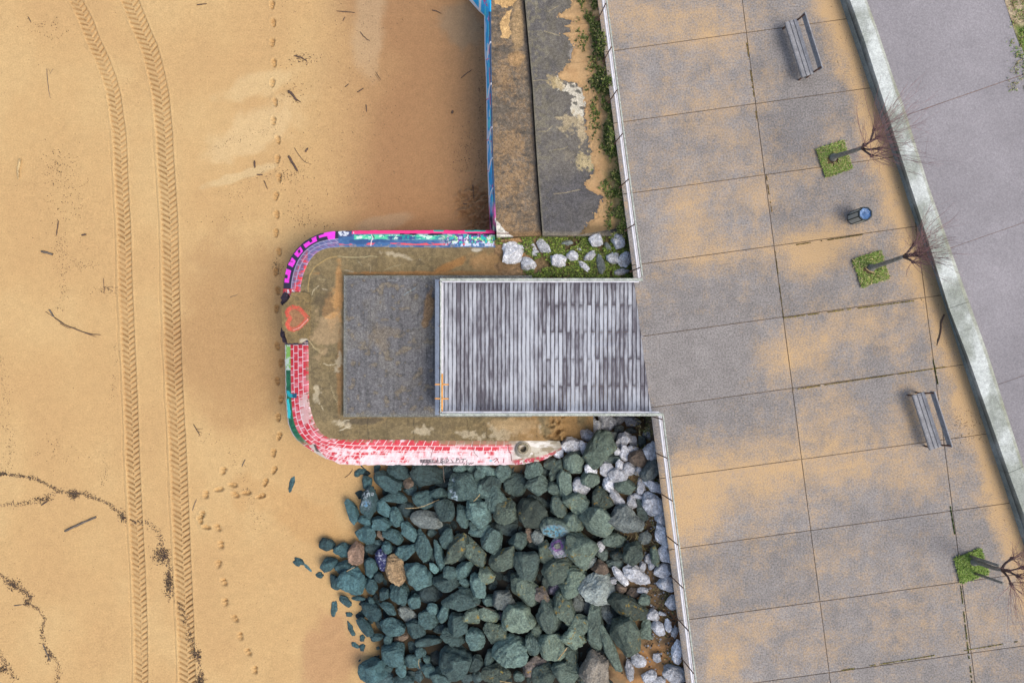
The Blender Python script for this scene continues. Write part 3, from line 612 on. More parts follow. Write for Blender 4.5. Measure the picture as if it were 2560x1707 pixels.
        out = left * (t > .74); pp.mix(out, (140, 196, 96)); pp.mix(out * smooth(.48, .6, n2), (206, 222, 206)); pp.mix(out * (v > 925), (38, 120, 84)); pp.mix(out * (v > 1085), (24, 110, 78)); pp.mix(out * (v > 925) * smooth(.52, .6, n1), (30, 96, 70))
        pp.poly([(716, 976), (722, 976), (727, 984), (741, 983), (742, 994), (733, 995), (726, 993), (719, 990)], (36, 178, 190)); pp.poly([(730, 984), (742, 982), (742, 995), (732, 994)], (24, 96, 124))
        pp.poly([(717, 998), (722, 996), (727, 1030), (726, 1046), (720, 1044)], (60, 210, 214)); pp.mix(left * (t > .965), (206, 200, 200))
        pp.poly([(772, 1115), (782, 1108), (795, 1125), (812, 1140), (818, 1146), (800, 1141)], (206, 200, 188), .95, 4); pp.poly([(782, 1112), (787, 1108), (800, 1130), (792, 1128)], (70, 62, 58), .9, 4)
        pp.poly([(756, 985), (770, 985), (770, 1010), (758, 1008)], (226, 190, 184), .9, 5); pp.poly([(757, 1018), (772, 1018), (774, 1055), (762, 1062)], (228, 176, 172), .85, 4)
        pp.mix((t < .08) * smooth(.4, .6, n2) * .8, (150, 120, 90)); pp.mix(smooth(1085, 1110, u) * (t < .14) * .7, (150, 134, 100))
        r = smooth(1268, 1300, u + 14 * (n2 - .5)); pp.mix(r * smooth(.85, .7, t), (206, 198, 180)); pp.mix(r * smooth(.48, .62, n1), (160, 146, 120)); pp.mix(r * (t < .85) * smooth(.55, .62, n3), (236, 230, 220)); pp.mix(r * smooth(.72, .8, t) * smooth(.45, .55, n2), (196, 70, 84)); pp.mix(smooth(1370, 1400, u) * .7, (138, 130, 112))
        # tag written along the lower edge
        K = (26, 26, 34); zt = lambda pts: [(1040 + x * .16156, 1080 + y * .16156) for x, y in pts]
        for g in ([(72, 470), (72, 425), (100, 430), (85, 447), (105, 462), (72, 470)], [(145, 425), (115, 428), (115, 465), (148, 462)], [(115, 446), (140, 446)], [(160, 468), (160, 422), (192, 430), (165, 446), (195, 458), (160, 468)], [(235, 420), (205, 424), (205, 462), (238, 460)], [(205, 444), (232, 442)], [(262, 415), (255, 460), (345, 455)], [(338, 400), (322, 460)],
                  [(380, 465), (388, 405), (425, 410), (392, 435), (428, 452), (380, 465)], [(450, 420), (446, 460)], [(472, 460), (478, 400), (510, 440), (472, 460)], [(540, 420), (572, 464)], [(620, 460), (628, 402), (665, 412), (628, 436)], [(680, 425), (676, 458)], [(700, 420), (770, 412)], [(735, 416), (722, 462)], [(790, 432), (780, 460)], [(60, 440), (350, 438)],
                  [(90, 505), (105, 472), (200, 476), (400, 474), (735, 472)], [(200, 478), (150, 505)], [(400, 470), (410, 500)], [(735, 505), (752, 476)], [(775, 500), (795, 470)], [(815, 470), (820, 495), (850, 475), (855, 490), (892, 470)]): pp.stroke(zt(g), 1.9 if True else 1, K, .95, .7)
        for d in ((455, 405), (482, 388), (572, 404), (690, 392), (702, 394)): pp.blob(*zt([d])[0], 1.6, 1.6, 0, (200, 40, 60), .9, 0)
        pp.stroke(zt([(1190, 430), (1245, 400), (1280, 470)]), 2, (150, 40, 60)); pp.stroke(zt([(1270, 410), (1215, 462)]), 2, (150, 40, 60)); pp.stroke(zt([(1360, 405), (1350, 470)]), 2, (160, 46, 66)); pp.blob(*zt([(1155, 442)])[0], 4.5, 3, 0, (130, 220, 232), .9, .4)
        pp.stroke(zt([(190, 215), (265, 260), (240, 340), (230, 390)]), 1.3, (110, 40, 44)); pp.stroke(zt([(870, 185), (885, 260), (910, 330), (960, 380)]), 1.3, (110, 60, 50)); pp.stroke(zt([(1425, 190), (1425, 270), (1470, 340), (1478, 440)]), 1.8, (120, 40, 44))
def coping(out, inn, n, m, which):
    a = smooth_line(inn, n, 2); b = smooth_line(out, n, 2)
    A = PA(a[:, 0], a[:, 1], ZP + .012); B = PA(b[:, 0], b[:, 1], ZE)
    t = np.linspace(0, 1, m); prof = ZP + .012 - (ZP + .012 - ZE) * (t ** 1.25)
    G = A[:, None] * (1 - t)[None, :, None] + B[:, None] * t[None, :, None]; G[..., 2] = prof[None]
    uu, vv = UV(G); nz = fbm(uu / 12, vv / 12, 4) - .5; G[..., 2] += .03 * nz * t[None]; dirn = B - A; dirn[:, 2] = 0
    G += (dirn[:, None] * (.05 * (fbm(uu / 10 + 40, vv / 10, 3) - .5) * smooth(.8, 1, t)[None])[..., None])
    s = np.r_[0, np.cumsum(np.linalg.norm(np.diff((A + B) / 2, axis=0), axis=1))]
    uu, vv = UV(G.reshape(-1, 3)); pp = Paint(uu, vv, (150, 140, 120), .62 if which == 's' else .9); coping_paint(pp, np.repeat(s, m), np.tile(t, n), which)
    lip = G[:, :1] - dirn[:, None] * .07 + np.array([0, 0, -.03]); low = G[:, -1:].copy(); low[..., 2] = -.6; low -= dirn[:, None] * .05
    Gf = np.concatenate([lip, G, low], 1); c = pp.c.reshape(n, m, 3); cf = np.concatenate([c[:, :1], c, c[:, -1:] * .0 + alb(150, 110, 110)], 1)
    V = Gf.reshape(-1, 3); Fc = grid_faces(n, m + 2)
    f = Fc[(n // 2) * (m + 1) + m // 2]; nn = np.cross(V[f[1]] - V[f[0]], V[f[2]] - V[f[0]])
    if nn[2] < 0: Fc = Fc[:, ::-1].copy()
    return mesh_np("coping", V, Fc, M['paint'], bunk, cf.reshape(-1, 3))
c1 = coping(OUT_N, IN_N, 700, 40, 'n'); c1["label"] = "coping painted pink, blue and green with pink block letters on the curve"
c2 = coping(OUT_W, IN_W, 120, 40, 'w'); c2["label"] = "broken dark stretch of coping under the heart slab"
c3 = coping(OUT_S, IN_S, 1050, 46, 's'); c3["label"] = "coping painted with red and white brickwork"
# platform top
An = smooth_line(IN_N[::-1], 200, 2); As = smooth_line(IN_S, 200, 2)
nor = np.r_[[(752, 800)], An, [(1330, 617), (1480, 640)]]; sou = np.r_[[(752, 800)], [(765, 862)], As, [(1490, 1106)]]
nor = nor[np.r_[True, np.diff(nor[:, 0]) > -50]]
G = ruled(PA(nor[:, 0], nor[:, 1], ZP), PA(sou[:, 0], sou[:, 1], ZP), 400, 260)
uu, vv = UV(G); G[..., 2] += .02 * (fbm(uu / 40, vv / 40, 4) - .5) - .05 * smooth(1240, 1300, uu) * (vv < 860) - .7 * smooth(1360, 1428, uu + 60 * (fbm(uu / 16, vv / 16, 3) - .5)) * (vv > 860)
p_ = Paint(uu, vv, (134, 119, 88)); u, v = p_.u, p_.v; n1, n2, n3 = fbm(u / 34, v / 34, 4), fbm(u / 10, v / 10, 4), fbm(u / 60 + 3, v / 60, 4)
p_.mix(.6 * smooth(.48, .64, n1), (116, 104, 74)); p_.mix(.5 * smooth(.55, .4, n3), (148, 128, 90)); p_.mix(.45 * smooth(.54, .66, n2), (98, 88, 68)); p_.mix(.35 * smooth(.5, .62, fbm(u / 5, v / 5, 3)), (160, 142, 104))
p_.blob(835, 770, 26, 60, 0, (206, 160, 104), .9, .8); p_.blob(848, 720, 12, 70, 0, (196, 150, 96), .8, .5); p_.blob(815, 830, 40, 60, 0, (180, 154, 116), .8, .9); p_.blob(850, 930, 10, 110, 0, (170, 130, 86), .7, .4); p_.blob(810, 760, 30, 40, 0, (96, 84, 66), .6, .9)
p_.blob(1060, 683, 260, 6, 0, (176, 128, 78), .8, .5); p_.blob(1125, 665, 70, 13, -24, (176, 128, 76), .95, .5); p_.blob(1260, 660, 90, 40, 0, (188, 144, 96), .8, .6); p_.mix(.5 * smooth(1060, 1240, u) * (v < 690), (150, 124, 84))
for b in ((790, 985, 12, 26), (845, 905, 10, 22), (1180, 1090, 40, 12), (1250, 1080, 30, 20), (1060, 1080, 26, 14), (1310, 1070, 40, 16), (856, 1060, 24, 8), (1000, 640, 40, 6)): p_.blob(*b, 10, (202, 188, 156), .75, 1.1, 10)
p_.mix(.75 * smooth(1220, 1330, u) * (v > 1030) * smooth(.3, .5, n1), (176, 140, 92)); p_.blob(900, 1052, 60, 10, 0, (92, 84, 72), .7, .7); p_.blob(1280, 1060, 90, 18, 0, (186, 160, 118), .8, .7); p_.blob(1190, 625, 22, 7, 0, (206, 200, 180), .8, .8)
CR = [(zz([(420, 780), (415, 700), (432, 590), (500, 490), (620, 410), (680, 388), (760, 372)]), 2.4, (188, 160, 104)), (zz([(760, 372), (900, 382), (1020, 380), (1210, 378)]), 1.8, (196, 184, 140)), (zz([(1210, 380), (1400, 384), (1600, 380), (1900, 384)]), 1.2, (158, 142, 100)), (zz([(430, 800), (432, 900), (435, 1060), (432, 1180), (415, 1330)]), 2.2, (92, 80, 60)),
      (zz([(460, 820), (480, 760), (540, 710)]), 1.8, (200, 186, 150)), (zz([(540, 640), (620, 640)]), 1.3, (180, 164, 124)), (zz([(580, 745), (635, 760)]), 1.6, (196, 182, 150)), (zz([(840, 530), (890, 545), (940, 556)]), 1.6, (190, 178, 150)), (zz([(980, 420), (1040, 480)]), 1.2, (170, 160, 130)), (zz([(1130, 560), (1140, 500), (1110, 460)]), 1.3, (176, 162, 130)), (zz([(1300, 530), (1400, 490), (1480, 470)]), 1.3, (170, 160, 124)), (zz([(415, 1330), (480, 1420), (560, 1490), (600, 1460)]), 1.6, (194, 176, 130)),
      (zz([(400, 50), (460, 120), (520, 160)], 680, 840, .2296), 1.5, (196, 178, 134)), (zz([(540, 760), (560, 810)], 680, 840, .2296), 1.5, (196, 184, 150)), (zz([(560, 300), (620, 320), (700, 300)], 680, 840, .2296), 2, (206, 194, 160)), (zz([(640, 540), (680, 660), (715, 740)], 680, 840, .2296), 1.3, (190, 176, 136)), (zz([(730, 970), (790, 920), (840, 915)], 680, 840, .2296), 2, (210, 200, 170)), (zz([(740, 1025), (850, 980)], 680, 840, .2296), 2, (214, 204, 176)), (zz([(1045, 890), (1040, 1000), (1050, 1120)], 680, 840, .2296), 1.6, (84, 76, 62)), (zz([(1250, 900), (1255, 1130)], 680, 840, .2296), 1.4, (90, 82, 66)), (zz([(1540, 890), (1545, 1140)], 680, 840, .2296), 1.4, (88, 80, 66)), (zz([(1850, 900), (1865, 1140)], 680, 840, .2296), 1.2, (120, 106, 80)),
      (zz([(345, 720), (360, 900), (390, 950)], 1080, 860, .2551), 1.5, (96, 84, 62)), (zz([(530, 780), (540, 930)], 1080, 860, .2551), 1.3, (100, 88, 66)), (zz([(700, 800), (690, 930)], 1080, 860, .2551), 1.3, (110, 96, 70)), (zz([(1030, 780), (1030, 930)], 1080, 860, .2551), 1.3, (110, 96, 70)), (zz([(100, 740), (110, 940)], 1080, 860, .2551), 1.2, (110, 96, 70))]
for pts, w, rgb in CR:
    q = resample(pts, 14); q[1:-1] += rng.normal(0, .9, (12, 2)); p_.stroke([tuple(k) for k in q], w, rgb, .85, .6)
p_.mix(.5 * smooth(8, 1, np.abs(v - 617)) * (u > 850) * (u < 1240), (124, 112, 88))
o = mesh_np("platform", G.reshape(-1, 3), up_facing(G.reshape(-1, 3), grid_faces(400, 260)), M['concrete'], bunk, p_.c)
# flat slab with the heart
HS = zz([(225, 787), (330, 781), (405, 797), (432, 812), (436, 1000), (435, 1180), (420, 1325), (335, 1372), (178, 1370), (155, 1300), (143, 1240), (120, 1232), (108, 1100), (107, 950), (190, 872), (213, 822)])
hs = np.array(HS); c = hs.mean(0); ringp = resample(np.r_[hs, hs[:1]], 241)[:-1]; ringp = c + (ringp - c) * (1 + rng.normal(0, .012, (240, 1)))
rad = np.linspace(0, 1, 44)
Gp = c[None, None] * (1 - rad)[None, :, None] + ringp[:, None] * rad[None, :, None]
Gw = PA(Gp[..., 0], Gp[..., 1], ZP + .05); Gw[..., 2] += .012 * (fbm(Gp[..., 0] / 14, Gp[..., 1] / 14) - .5); Gw = np.concatenate([Gw, Gw[:, -1:] + np.array([0, 0, -.16])], 1)
uu, vv = UV(Gw.reshape(-1, 3)); p_ = Paint(uu, vv, (140, 120, 82)); n1, n2 = fbm(uu / 16, vv / 16, 4), fbm(uu / 5, vv / 5, 3)
p_.mix(.5 * smooth(.5, .62, n1), (160, 136, 92)); p_.mix(.5 * smooth(.55, .64, n2), (108, 96, 72)); p_.blob(758, 852, 14, 8, 0, (206, 196, 172), .9, .6)
hp = zz([(410, 1080), (372, 1040), (330, 990), (290, 965), (240, 958), (195, 980), (172, 1020), (188, 1066), (212, 1092), (192, 1118), (176, 1160), (200, 1203), (245, 1218), (300, 1200), (360, 1148), (410, 1088)])
d = seg_dist(uu, vv, hp); n3 = fbm(uu / 4, vv / 4, 3); p_.mix(.88 * smooth(7, 3.4, d + 4 * (n3 - .5)) * smooth(.25, .42, n3), (232, 92, 78)); p_.mix(.35 * in_poly(uu, vv, hp), (196, 120, 92)); p_.stroke(zz([(245, 1222), (320, 1195), (415, 1095)]), 1.5, (234, 214, 196), .8)
ii = np.arange(240 * 45).reshape(240, 45); ii = np.r_[ii, ii[:1]]
Fc = np.stack([ii[:-1, :-1], ii[1:, :-1], ii[1:, 1:], ii[:-1, 1:]], -1).reshape(-1, 4); V = Gw.reshape(-1, 3); Fc = Fc if np.cross(V[Fc[20][1]] - V[Fc[20][0]], V[Fc[20][2]] - V[Fc[20][0]])[2] > 0 else Fc[:, ::-1].copy()
o = mesh_np("slab", V, Fc, M['concrete'], bunk, p_.c); o["label"] = "broken-edged flat slab with a red heart painted on it"
# dark chunks of broken render under the slab edge
for k, (cu, cv, ru, rv) in enumerate([(714, 744, 11, 12), (708, 832, 7, 13), (707, 756, 6, 6), (712, 846, 6, 10)]):
    b = MB(); th = np.linspace(0, 2 * math.pi, 15)[:-1]; rr = .75 + .5 * rng.random(14)
    top = [P(cu + ru * r_ * math.cos(t_), cv + rv * r_ * math.sin(t_), 1.86 + .08 * rng.random()) for t_, r_ in zip(th, rr)]
    V = top + [(p0[0], p0[1], 1.1) for p0 in top] + [P(cu, cv, 1.95)]
    Fs = [(i, (i + 1) % 14, 28) for i in range(14)] + [(i + 14, (i + 1) % 14 + 14, (i + 1) % 14, i) for i in range(14)]
    b.add(V, [f[::-1] for f in Fs], alb(58, 50, 62)); b.build("broken_chunk", M['concrete_rough'], bunk, col=True)
# dark roof slab in the middle, partly under the boardwalk
A = [P(859.5, 688.5, 2.33), P(1330, 688.5, 2.33)]; B = [P(858.5, 1042, 2.33), P(1330, 1042, 2.33)]
G = ruled(A, B, 260, 200); uu, vv = UV(G.reshape(-1, 3)); p_ = Paint(uu, vv, (122, 121, 121)); n1, n2, n3 = fbm(uu / 5, vv / 70, 4), fbm(uu / 40, vv / 50, 4), fbm(uu / 14, vv / 14, 4)
p_.mix(.45 * smooth(.46, .64, n1), (94, 94, 95)); p_.mix(.55 * smooth(.5, .66, n2), (134, 130, 122)); p_.mix(.4 * smooth(.52, .62, n3), (80, 78, 78)); p_.mix(.5 * smooth(.62, .7, n3), (152, 138, 112)); p_.mix(.5 * smooth(12, 2, np.minimum(uu - 859, np.minimum(vv - 688, 1042 - vv))), (138, 140, 128))
p_.blob(1072, 770, 14, 60, 10, (150, 118, 78), .75, .6); p_.blob(960, 840, 40, 30, 0, (136, 122, 100), .5, .9)
for k in range(26):
    x = rng.uniform(862, 1085); y = rng.uniform(690, 960); p_.stroke([(x, y), (x + rng.normal(0, 1), y + rng.uniform(30, 130))], .9, (70, 68, 68), .5, .6)
p_.stroke(zz([(1090, 1080), (1200, 1130), (1340, 1200)]), 1.2, (150, 148, 140), .7); p_.stroke(zz([(1520, 820), (1560, 790), (1600, 770), (1660, 735)]), 1.5, (176, 200, 206), .6); p_.stroke(zz([(1330, 655), (1380, 645), (1440, 660)]), 1.3, (190, 196, 196), .6)
Vt, Ft, _, ring = solid_grid(G, .4); o = mesh_np("roof_slab", Vt, Ft, M['concrete_rough'], bunk, np.r_[p_.c, p_.c[ring]], smooth_sh=False)

# round concrete vent pipe on the painted edge
vx, vy = P(1307, 1119, 1.95)[:2]
vent = thing("vent_pipe", (vx, vy, 1.55), "short round whitish concrete vent pipe with dark hole at the brickwork edge", "pipe")
b = MB(); b.lathe((vx, vy, 0), [(.40, 1.50), (.36, 1.80), (.27, 1.96), (.235, 2.0), (.225, 2.08), (.20, 2.10), (.19, 2.09)], 36, alb(196, 188, 168)); b.build("collar", M['concrete'], vent, True, True)
b = MB(); b.lathe((vx, vy, 0), [(.188, 1.9), (.188, 2.12), (.176, 2.135), (.128, 2.135), (.116, 2.12), (.114, 1.72)], 36, alb(150, 140, 116)); b.build("pipe_ring", M['concrete_rough'], vent, True, True)
b = MB(); b.lathe((vx, vy, 0), [(.116, 1.75), (.0, 1.74)], 36); b.build("pipe_opening", M['black'], vent, True)

# ------------------------------------------------------------------ boardwalk
def deck_material():
    m, t, b = new_mat("weathered_grooved_plank", .8); p = pos(t)
    oi = nd(t, "ShaderNodeObjectInfo"); mp = nd(t, "ShaderNodeVectorMath", operation='MULTIPLY'); t.links.new(p, mp.inputs[0]); mp.inputs[1].default_value = (9, 1.3, 5)
    ad = nd(t, "ShaderNodeVectorMath", operation='ADD'); t.links.new(mp.outputs[0], ad.inputs[0]); cmb = nd(t, "ShaderNodeCombineXYZ")
    t.links.new(mathn(t, 'MULTIPLY', oi.outputs["Random"], 60.), cmb.inputs[1]); t.links.new(cmb.outputs[0], ad.inputs[1])
    f = noise_val(t, ad.outputs[0], 1, 5, .62); edge = nd(t, "ShaderNodeAttribute", attribute_name="edge").outputs["Fac"]
    g = mathn(t, 'ADD', f, mathn(t, 'MULTIPLY', mathn(t, 'SUBTRACT', oi.outputs["Random"], .5), .34)); g = mathn(t, 'SUBTRACT', g, mathn(t, 'MULTIPLY', edge, .25)); g = mathn(t, 'ADD', g, mathn(t, 'MULTIPLY', mathn(t, 'SUBTRACT', noise_val(t, p, .75, 4, .65), .53), .75))
    c = mixc(t, mr(t, g, .20, .42, 0, 1), alb(106, 102, 109), alb(166, 168, 174)); c = mixc(t, mr(t, g, .44, .62, 0, .9), c, alb(204, 208, 214))
    c = scale_col(t, c, mr(t, noise_val(t, p, 40, 3), .3, .7, .86, 1.12)); t.links.new(c, b.inputs["Base Color"])
    bump(t, b, f, .004); return m
M['plank'] = deck_material()
deck = thing("boardwalk", P(1350, 860, 2.7), "grey weathered plank boardwalk bridging from the promenade onto the bunker roof", "boardwalk")
vN, vS, pitch, u0 = 703.5, 1030.5, 10.22, 1100.0
def plank(u, va, vb, z=3.0, wpx=None, slant=False):
    w = (wpx or pitch) * (HC - 3) / F; y0, y1 = P(u, vb, 3)[1], P(u, va, 3)[1]; x = P(u, va, 3)[0]; hw = w / 2 - .007; n = max(4, int((y1 - y0) / .12)); V = []; E = []
    prof = [(-hw, -.045, 1), (-hw, -.004, 1), (-hw + .006, 0, .75), (-hw * .45, .001, 0), (hw * .45, .001, 0), (hw - .006, 0, .75), (hw, -.004, 1), (hw, -.045, 1)]
    for k, t_ in enumerate(np.linspace(0, 1, n)):
        bow = .002 * math.sin(k * 1.3 + u); endk = 1.0 if k in (0, n - 1) else 0
        for px_, pz, e in prof:
            ux = (x + px_) * F / (HC - 3) + 1280; yt = min(y1, P(0, 704 + (ux - 1586) / .1295, 3)[1]) if slant else y1; yt = max(yt, y0 + .03)
            V.append((x + px_ + bow, y0 + .005 + (yt - y0 - .01) * t_, z + pz)); E.append(max(e, endk * .9))
    Fs = [(k * 8 + j + 1, k * 8 + j, k * 8 + 8 + j, k * 8 + 9 + j) for k in range(n - 1) for j in range(7)] + [tuple(range(8)), tuple((n - 1) * 8 + j for j in range(8))[::-1]]
    o = mesh_np("plank", V, [f[::-1] for f in Fs], M['plank'], deck, attrs={"edge": E}, smooth_sh=False); return o
k = 0
while u0 + pitch * k < 1626:
    u = u0 + pitch * (k + .5); top = vN
    if u > 1580: top = max(vN, 704 + (u - 1591) / .1295)
    zk = 3.0 + .004 * (rng.random() - .5)
    if u < 1352: plank(u, top, vS, zk)
    else:
        cuts = [762.6, 897.4] if k % 2 == 0 else [830.5, 964.6]
        ed_ = [top] + [c_ for c_ in cuts if c_ > top + 10] + [vS]
        for a_, b_ in zip(ed_[:-1], ed_[1:]): plank(u, a_, b_, zk + .003 * (rng.random() - .5), slant=(a_ == top and u > 1580))
    k += 1
b = MB()
for vv_ in (712, 860, 1022): b.beam(P(1098, vv_, 2.88), P(1640, vv_, 2.88), .12, .14)
b.build("joist", M['wood_dark'], deck)
b = MB(); b.beam(P(1093.5, 699, 3.0), P(1093.5, 1037, 3.0), .12, .02); b.beam(P(1089, 699, 2.9), P(1089, 1037, 2.9), .015, .22); b.build("steel_edge", M['steel'], deck)
for uu_ in (1110, 1250, 1390):
    for vv_ in (715, 1020):
        b = MB(); x, y, _ = P(uu_, vv_, 2.8); b.box((x, y, 2.56), (.14, .14, .50)); b.build("support_post", M['wood_dark'], deck)

# ------------------------------------------------------------------ railings
def railing(label, a, bpt, out, n_posts, group, posts_at=None, rails=((3.35, .06, .05), (3.62, .028, .06)), top=(3.96, .045, .05), rake=.05, lean=True, end=(0, 0)):
    """a, bpt: ends of the rail line (world x, y); out: unit vector to the outer side"""
    a = np.array(a, float); bpt = np.array(bpt, float); out = np.array(out, float)
    r = thing("railing", (*((a + bpt) / 2), 3.0), label, "railing", group)
    def mk(z, w, h, name, mat, off):
        b = MB(); b.beam((*(a + out * off), z), (*(bpt + out * off), z), w, h, ch=.006); b.build(name, mat, r)
    for z, w, h in rails: mk(z, w, h, "rail", M['white_wood'], 0.0)
    if top: mk(top[0], top[1], top[2], "top_rail", M['rail_top'], 0.0)
    ts = posts_at if posts_at is not None else np.linspace(.02, .98, n_posts)
    for t in ts:
        c = a * (1 - t) + bpt * t; b = MB()
        foot = c + out * (.16 if lean else .06); hd = c + out * (.045 if lean else .05); zt = (top[0] if top else 3.7) + .03
        b.beam((*foot, 2.93), (*hd, zt), .032, .02, up=(out[0], out[1], .3)); po = b.build("post", M['rust'], r)
        if lean: b = MB(); b.beam((*(foot + out * .02), 2.9), (*(foot - out * .14), 2.99), .06, .03); b.build("bracket", M['rust'], po)
    return r
tp = lambda u, v, z=4.02: P(u, v, z)[:2]
U0, U1 = np.array(tp(1470, -400)), np.array(tp(1517.5, 0)); Um = np.array(tp(1607, 690))
dU = (Um - U1) / np.linalg.norm(Um - U1); outU = np.array([dU[1], -dU[0]]); outU = outU if outU[0] < 0 else -outU
G_ = "timber and steel railings along the promenade edge"
La, Lb = np.array(tp(1658.5, 1036)), np.array(tp(1741.5, 1707)); dL = (Lb - La) / np.linalg.norm(Lb - La); outL = np.array([dL[1], -dL[0]]); outL = outL if outL[0] < 0 else -outL
def ptf(a, b, vs, line):   # post positions from picture rows
    return [float(np.dot(np.array(tp(at_v(line, v), v)) - a, b - a) / np.dot(b - a, b - a)) for v in vs]
Ua = Um - dU * 12.6
railing("white railing from the boardwalk corner up past the sandy terrace", Ua, Um, outU, 0, G_, ptf(Ua, Um, [-320, -212, -103, 7, 116, 224, 333, 447, 560, 668], [(1470, -400), (1517.5, 0), (1607, 690)]))
Lz = Lb + dL * 5
railing("white railing from the boardwalk corner down past the boulder pile", La, Lz, outL, 0, G_, ptf(La, Lz, [1048, 1145, 1252, 1362, 1470, 1577, 1684, 1790], [(1658.5, 1036), (1741.5, 1707)]))
yN, yS = P(0, 699, 4.02)[1], P(0, 1036, 4.02)[1]; xW = P(1100, 0, 4.0)[0]
railing("lichened railing along the boardwalk side facing the terrace", (xW, yN), (Um[0], yN), (0, 1), 0, G_, [.02, .2, .41, .62, .83], lean=False, top=(4.02, .085, .05))
railing("lichened railing along the boardwalk side facing the boulders", (xW, yS), (La[0] - .0, yS), (0, -1), 0, G_, [.02, .19, .385, .575, .765, .97], lean=False, top=(4.02, .09, .05))
railing("thin white railing across the sea end of the boardwalk", (xW + .02, yN - .06), (xW + .02, yS + .06), (-1, 0), 0, G_, [.005, .34, .66, .995], rails=((3.35, .03, .04), (3.7, .03, .04)), top=(4.0, .038, .04), lean=False)
# orange double-barred frame leaning on the sea-end railing
fr = thing("marker_frame", P(1105, 985, 3.0), "orange upright bar with two cross bars fixed at the boardwalk railing corner", "frame")
zf = 3.93
b = MB(); b.beam(P(1105.5, 934, zf), P(1105, 1028, zf), .055, .05, ch=.008); b.build("upright", M['orange'], fr)
for vv_ in (960.5, 996):
    b = MB(); b.beam(P(1087, vv_, zf + .0515), P(1122, vv_ + .5, zf + .0515), .045, .05, ch=.008); cb = b.build("cross_bar", M['orange'], fr)
for uu_, vv_ in ((1105, 1026), (1088, 996), (1088, 960), (1121, 961), (1121, 996)):
    b = MB(); x, y, _ = P(uu_, vv_, zf + .08); b.lathe((x, y, zf + .075), [(.012, -.02), (.012, .006), (0, .006)], 8); b.build("bolt", M['rust'], cb)
# ------------------------------------------------------------------ benches
def copy_tree(o, parent=None):
    c = o.copy(); COL.objects.link(c)
    if parent is not None: c.parent = parent
    for ch in children_of(o): copy_tree(ch, c)
    return c
def bench_axis(a, b):
    A, B = np.array(P(*a, 3.45)), np.array(P(*b, 3.45)); d = B - A
    return (A + B) / 2, math.atan2(d[1], d[0]), np.linalg.norm(d)
c1_, a1_, L1 = bench_axis((1978.5, 51), (2021.5, 188.5)); c2_, a2_, L2 = bench_axis((2297, 983), (2341.5, 1121))
bench = thing("bench", (0, 0, 0), "wooden slatted bench near the top edge, close beside the upper bare tree", "bench", "benches facing the beach")
Lb_ = L1
for k, yy in enumerate((-.135, 0.0, .135)):       # local: x along the bench, +y is the back side
    b = MB(); b.box((0, yy, .43), (Lb_, .118, .04), ch=.008); b.build("seat_slat", M['bench_wood'], bench)
b = MB(); b.box((0, -.20, .405), (Lb_, .022, .07), ch=.004); b.build("front_rail", M['bench_wood'], bench)
for zz_, yy in ((.665, .285), (.765, .302)):
    b = MB(); ca, sa = math.cos(math.radians(-10)), math.sin(math.radians(-10)); R = np.array([(1, 0, 0), (0, ca, -sa), (0, sa, ca)]); b.box((0, yy, zz_), (Lb_, .045, .09), R, ch=.008); b.build("back_slat", M['bench_wood'], bench)
for sx in (-1, 1):
    x = sx * (Lb_ / 2 - .05); b = MB()
    b.beam((x, -.11, 0), (x, -.11, .40), .06, .03); b.beam((x, .16, 0), (x, .16, .40), .06, .03); b.beam((x, -.19, .395), (x, .22, .395), .06, .03, up=(0, 0, 1)); b.beam((x, .17, .39), (x, .30, .79), .05, .03, up=(0, 1, 0))
    b.build("bench_leg", M['rust'], bench)
bench2 = copy_tree(bench); bench2["label"] = "wooden slatted bench in the lower right, on sandy slabs below the trees"
def put(o, c, ang):
    o.location = (c[0], c[1], 3.002); o.rotation_euler = (0, 0, ang)
# back side must lie towards +x (east)
put(bench, c1_, a1_ if math.cos(a1_ + math.pi / 2) > 0 else a1_ + math.pi); put(bench2, c2_, a2_ if math.cos(a2_ + math.pi / 2) > 0 else a2_ + math.pi)

# ------------------------------------------------------------------ litter bin
bx, by, _ = P(2163.5, 534.5, 3.75)
binn = thing("litter_bin", (bx, by, 3.0), "eight-sided grey panelled litter bin with a blue liner on the promenade", "bin")
for j in range(8):
    t0, t1 = 2 * math.pi * (j + .5) / 8, 2 * math.pi * (j + 1.5) / 8; r_ = .215
    p0, p1 = np.array([math.cos(t0), math.sin(t0)]) * r_, np.array([math.cos(t1), math.sin(t1)]) * r_; mid, d = (p0 + p1) / 2, p1 - p0; L = np.linalg.norm(d); n_ = mid / np.linalg.norm(mid)
    R = np.stack([np.r_[d / L, 0], np.r_[n_, 0], (0, 0, 1)], 1)
    b = MB(); b.box((bx + mid[0], by + mid[1], 3.375), (L * .84, .016, .66), R); b.build("panel", M['bin_panel'], binn)
    b = MB(); b.beam((bx + p0[0], by + p0[1], 3.0), (bx + p0[0], by + p0[1], 3.735), .03, .03); b.build("frame_post", M['bin_frame'], binn)
b = MB(); b.lathe((bx, by, 3.0), [(.20, .70), (.232, .70), (.232, .745), (.19, .755), (.185, .70)], 8); b.build("rim", M['bin_frame'], binn)
b = MB(); b.lathe((bx, by, 3.0), [(.20, .04), (.20, .06), (0, .06)], 8); b.build("floor_plate", M['bin_frame'], binn)
n = 40; V = []; Fs = []
for i, r_ in enumerate((.195, .192, .18, .14, .08, .0)):
    for j in range(n):
        t = 2 * math.pi * j / n; z = 3.745 + (.012 if i == 0 else -.012 * i + .012 * math.sin(j * 2.1 + i) + .02 * math.exp(-((math.cos(t) * r_ + .05) / .03) ** 2)); V.append((bx - .012 + r_ * math.cos(t), by + r_ * math.sin(t), z))
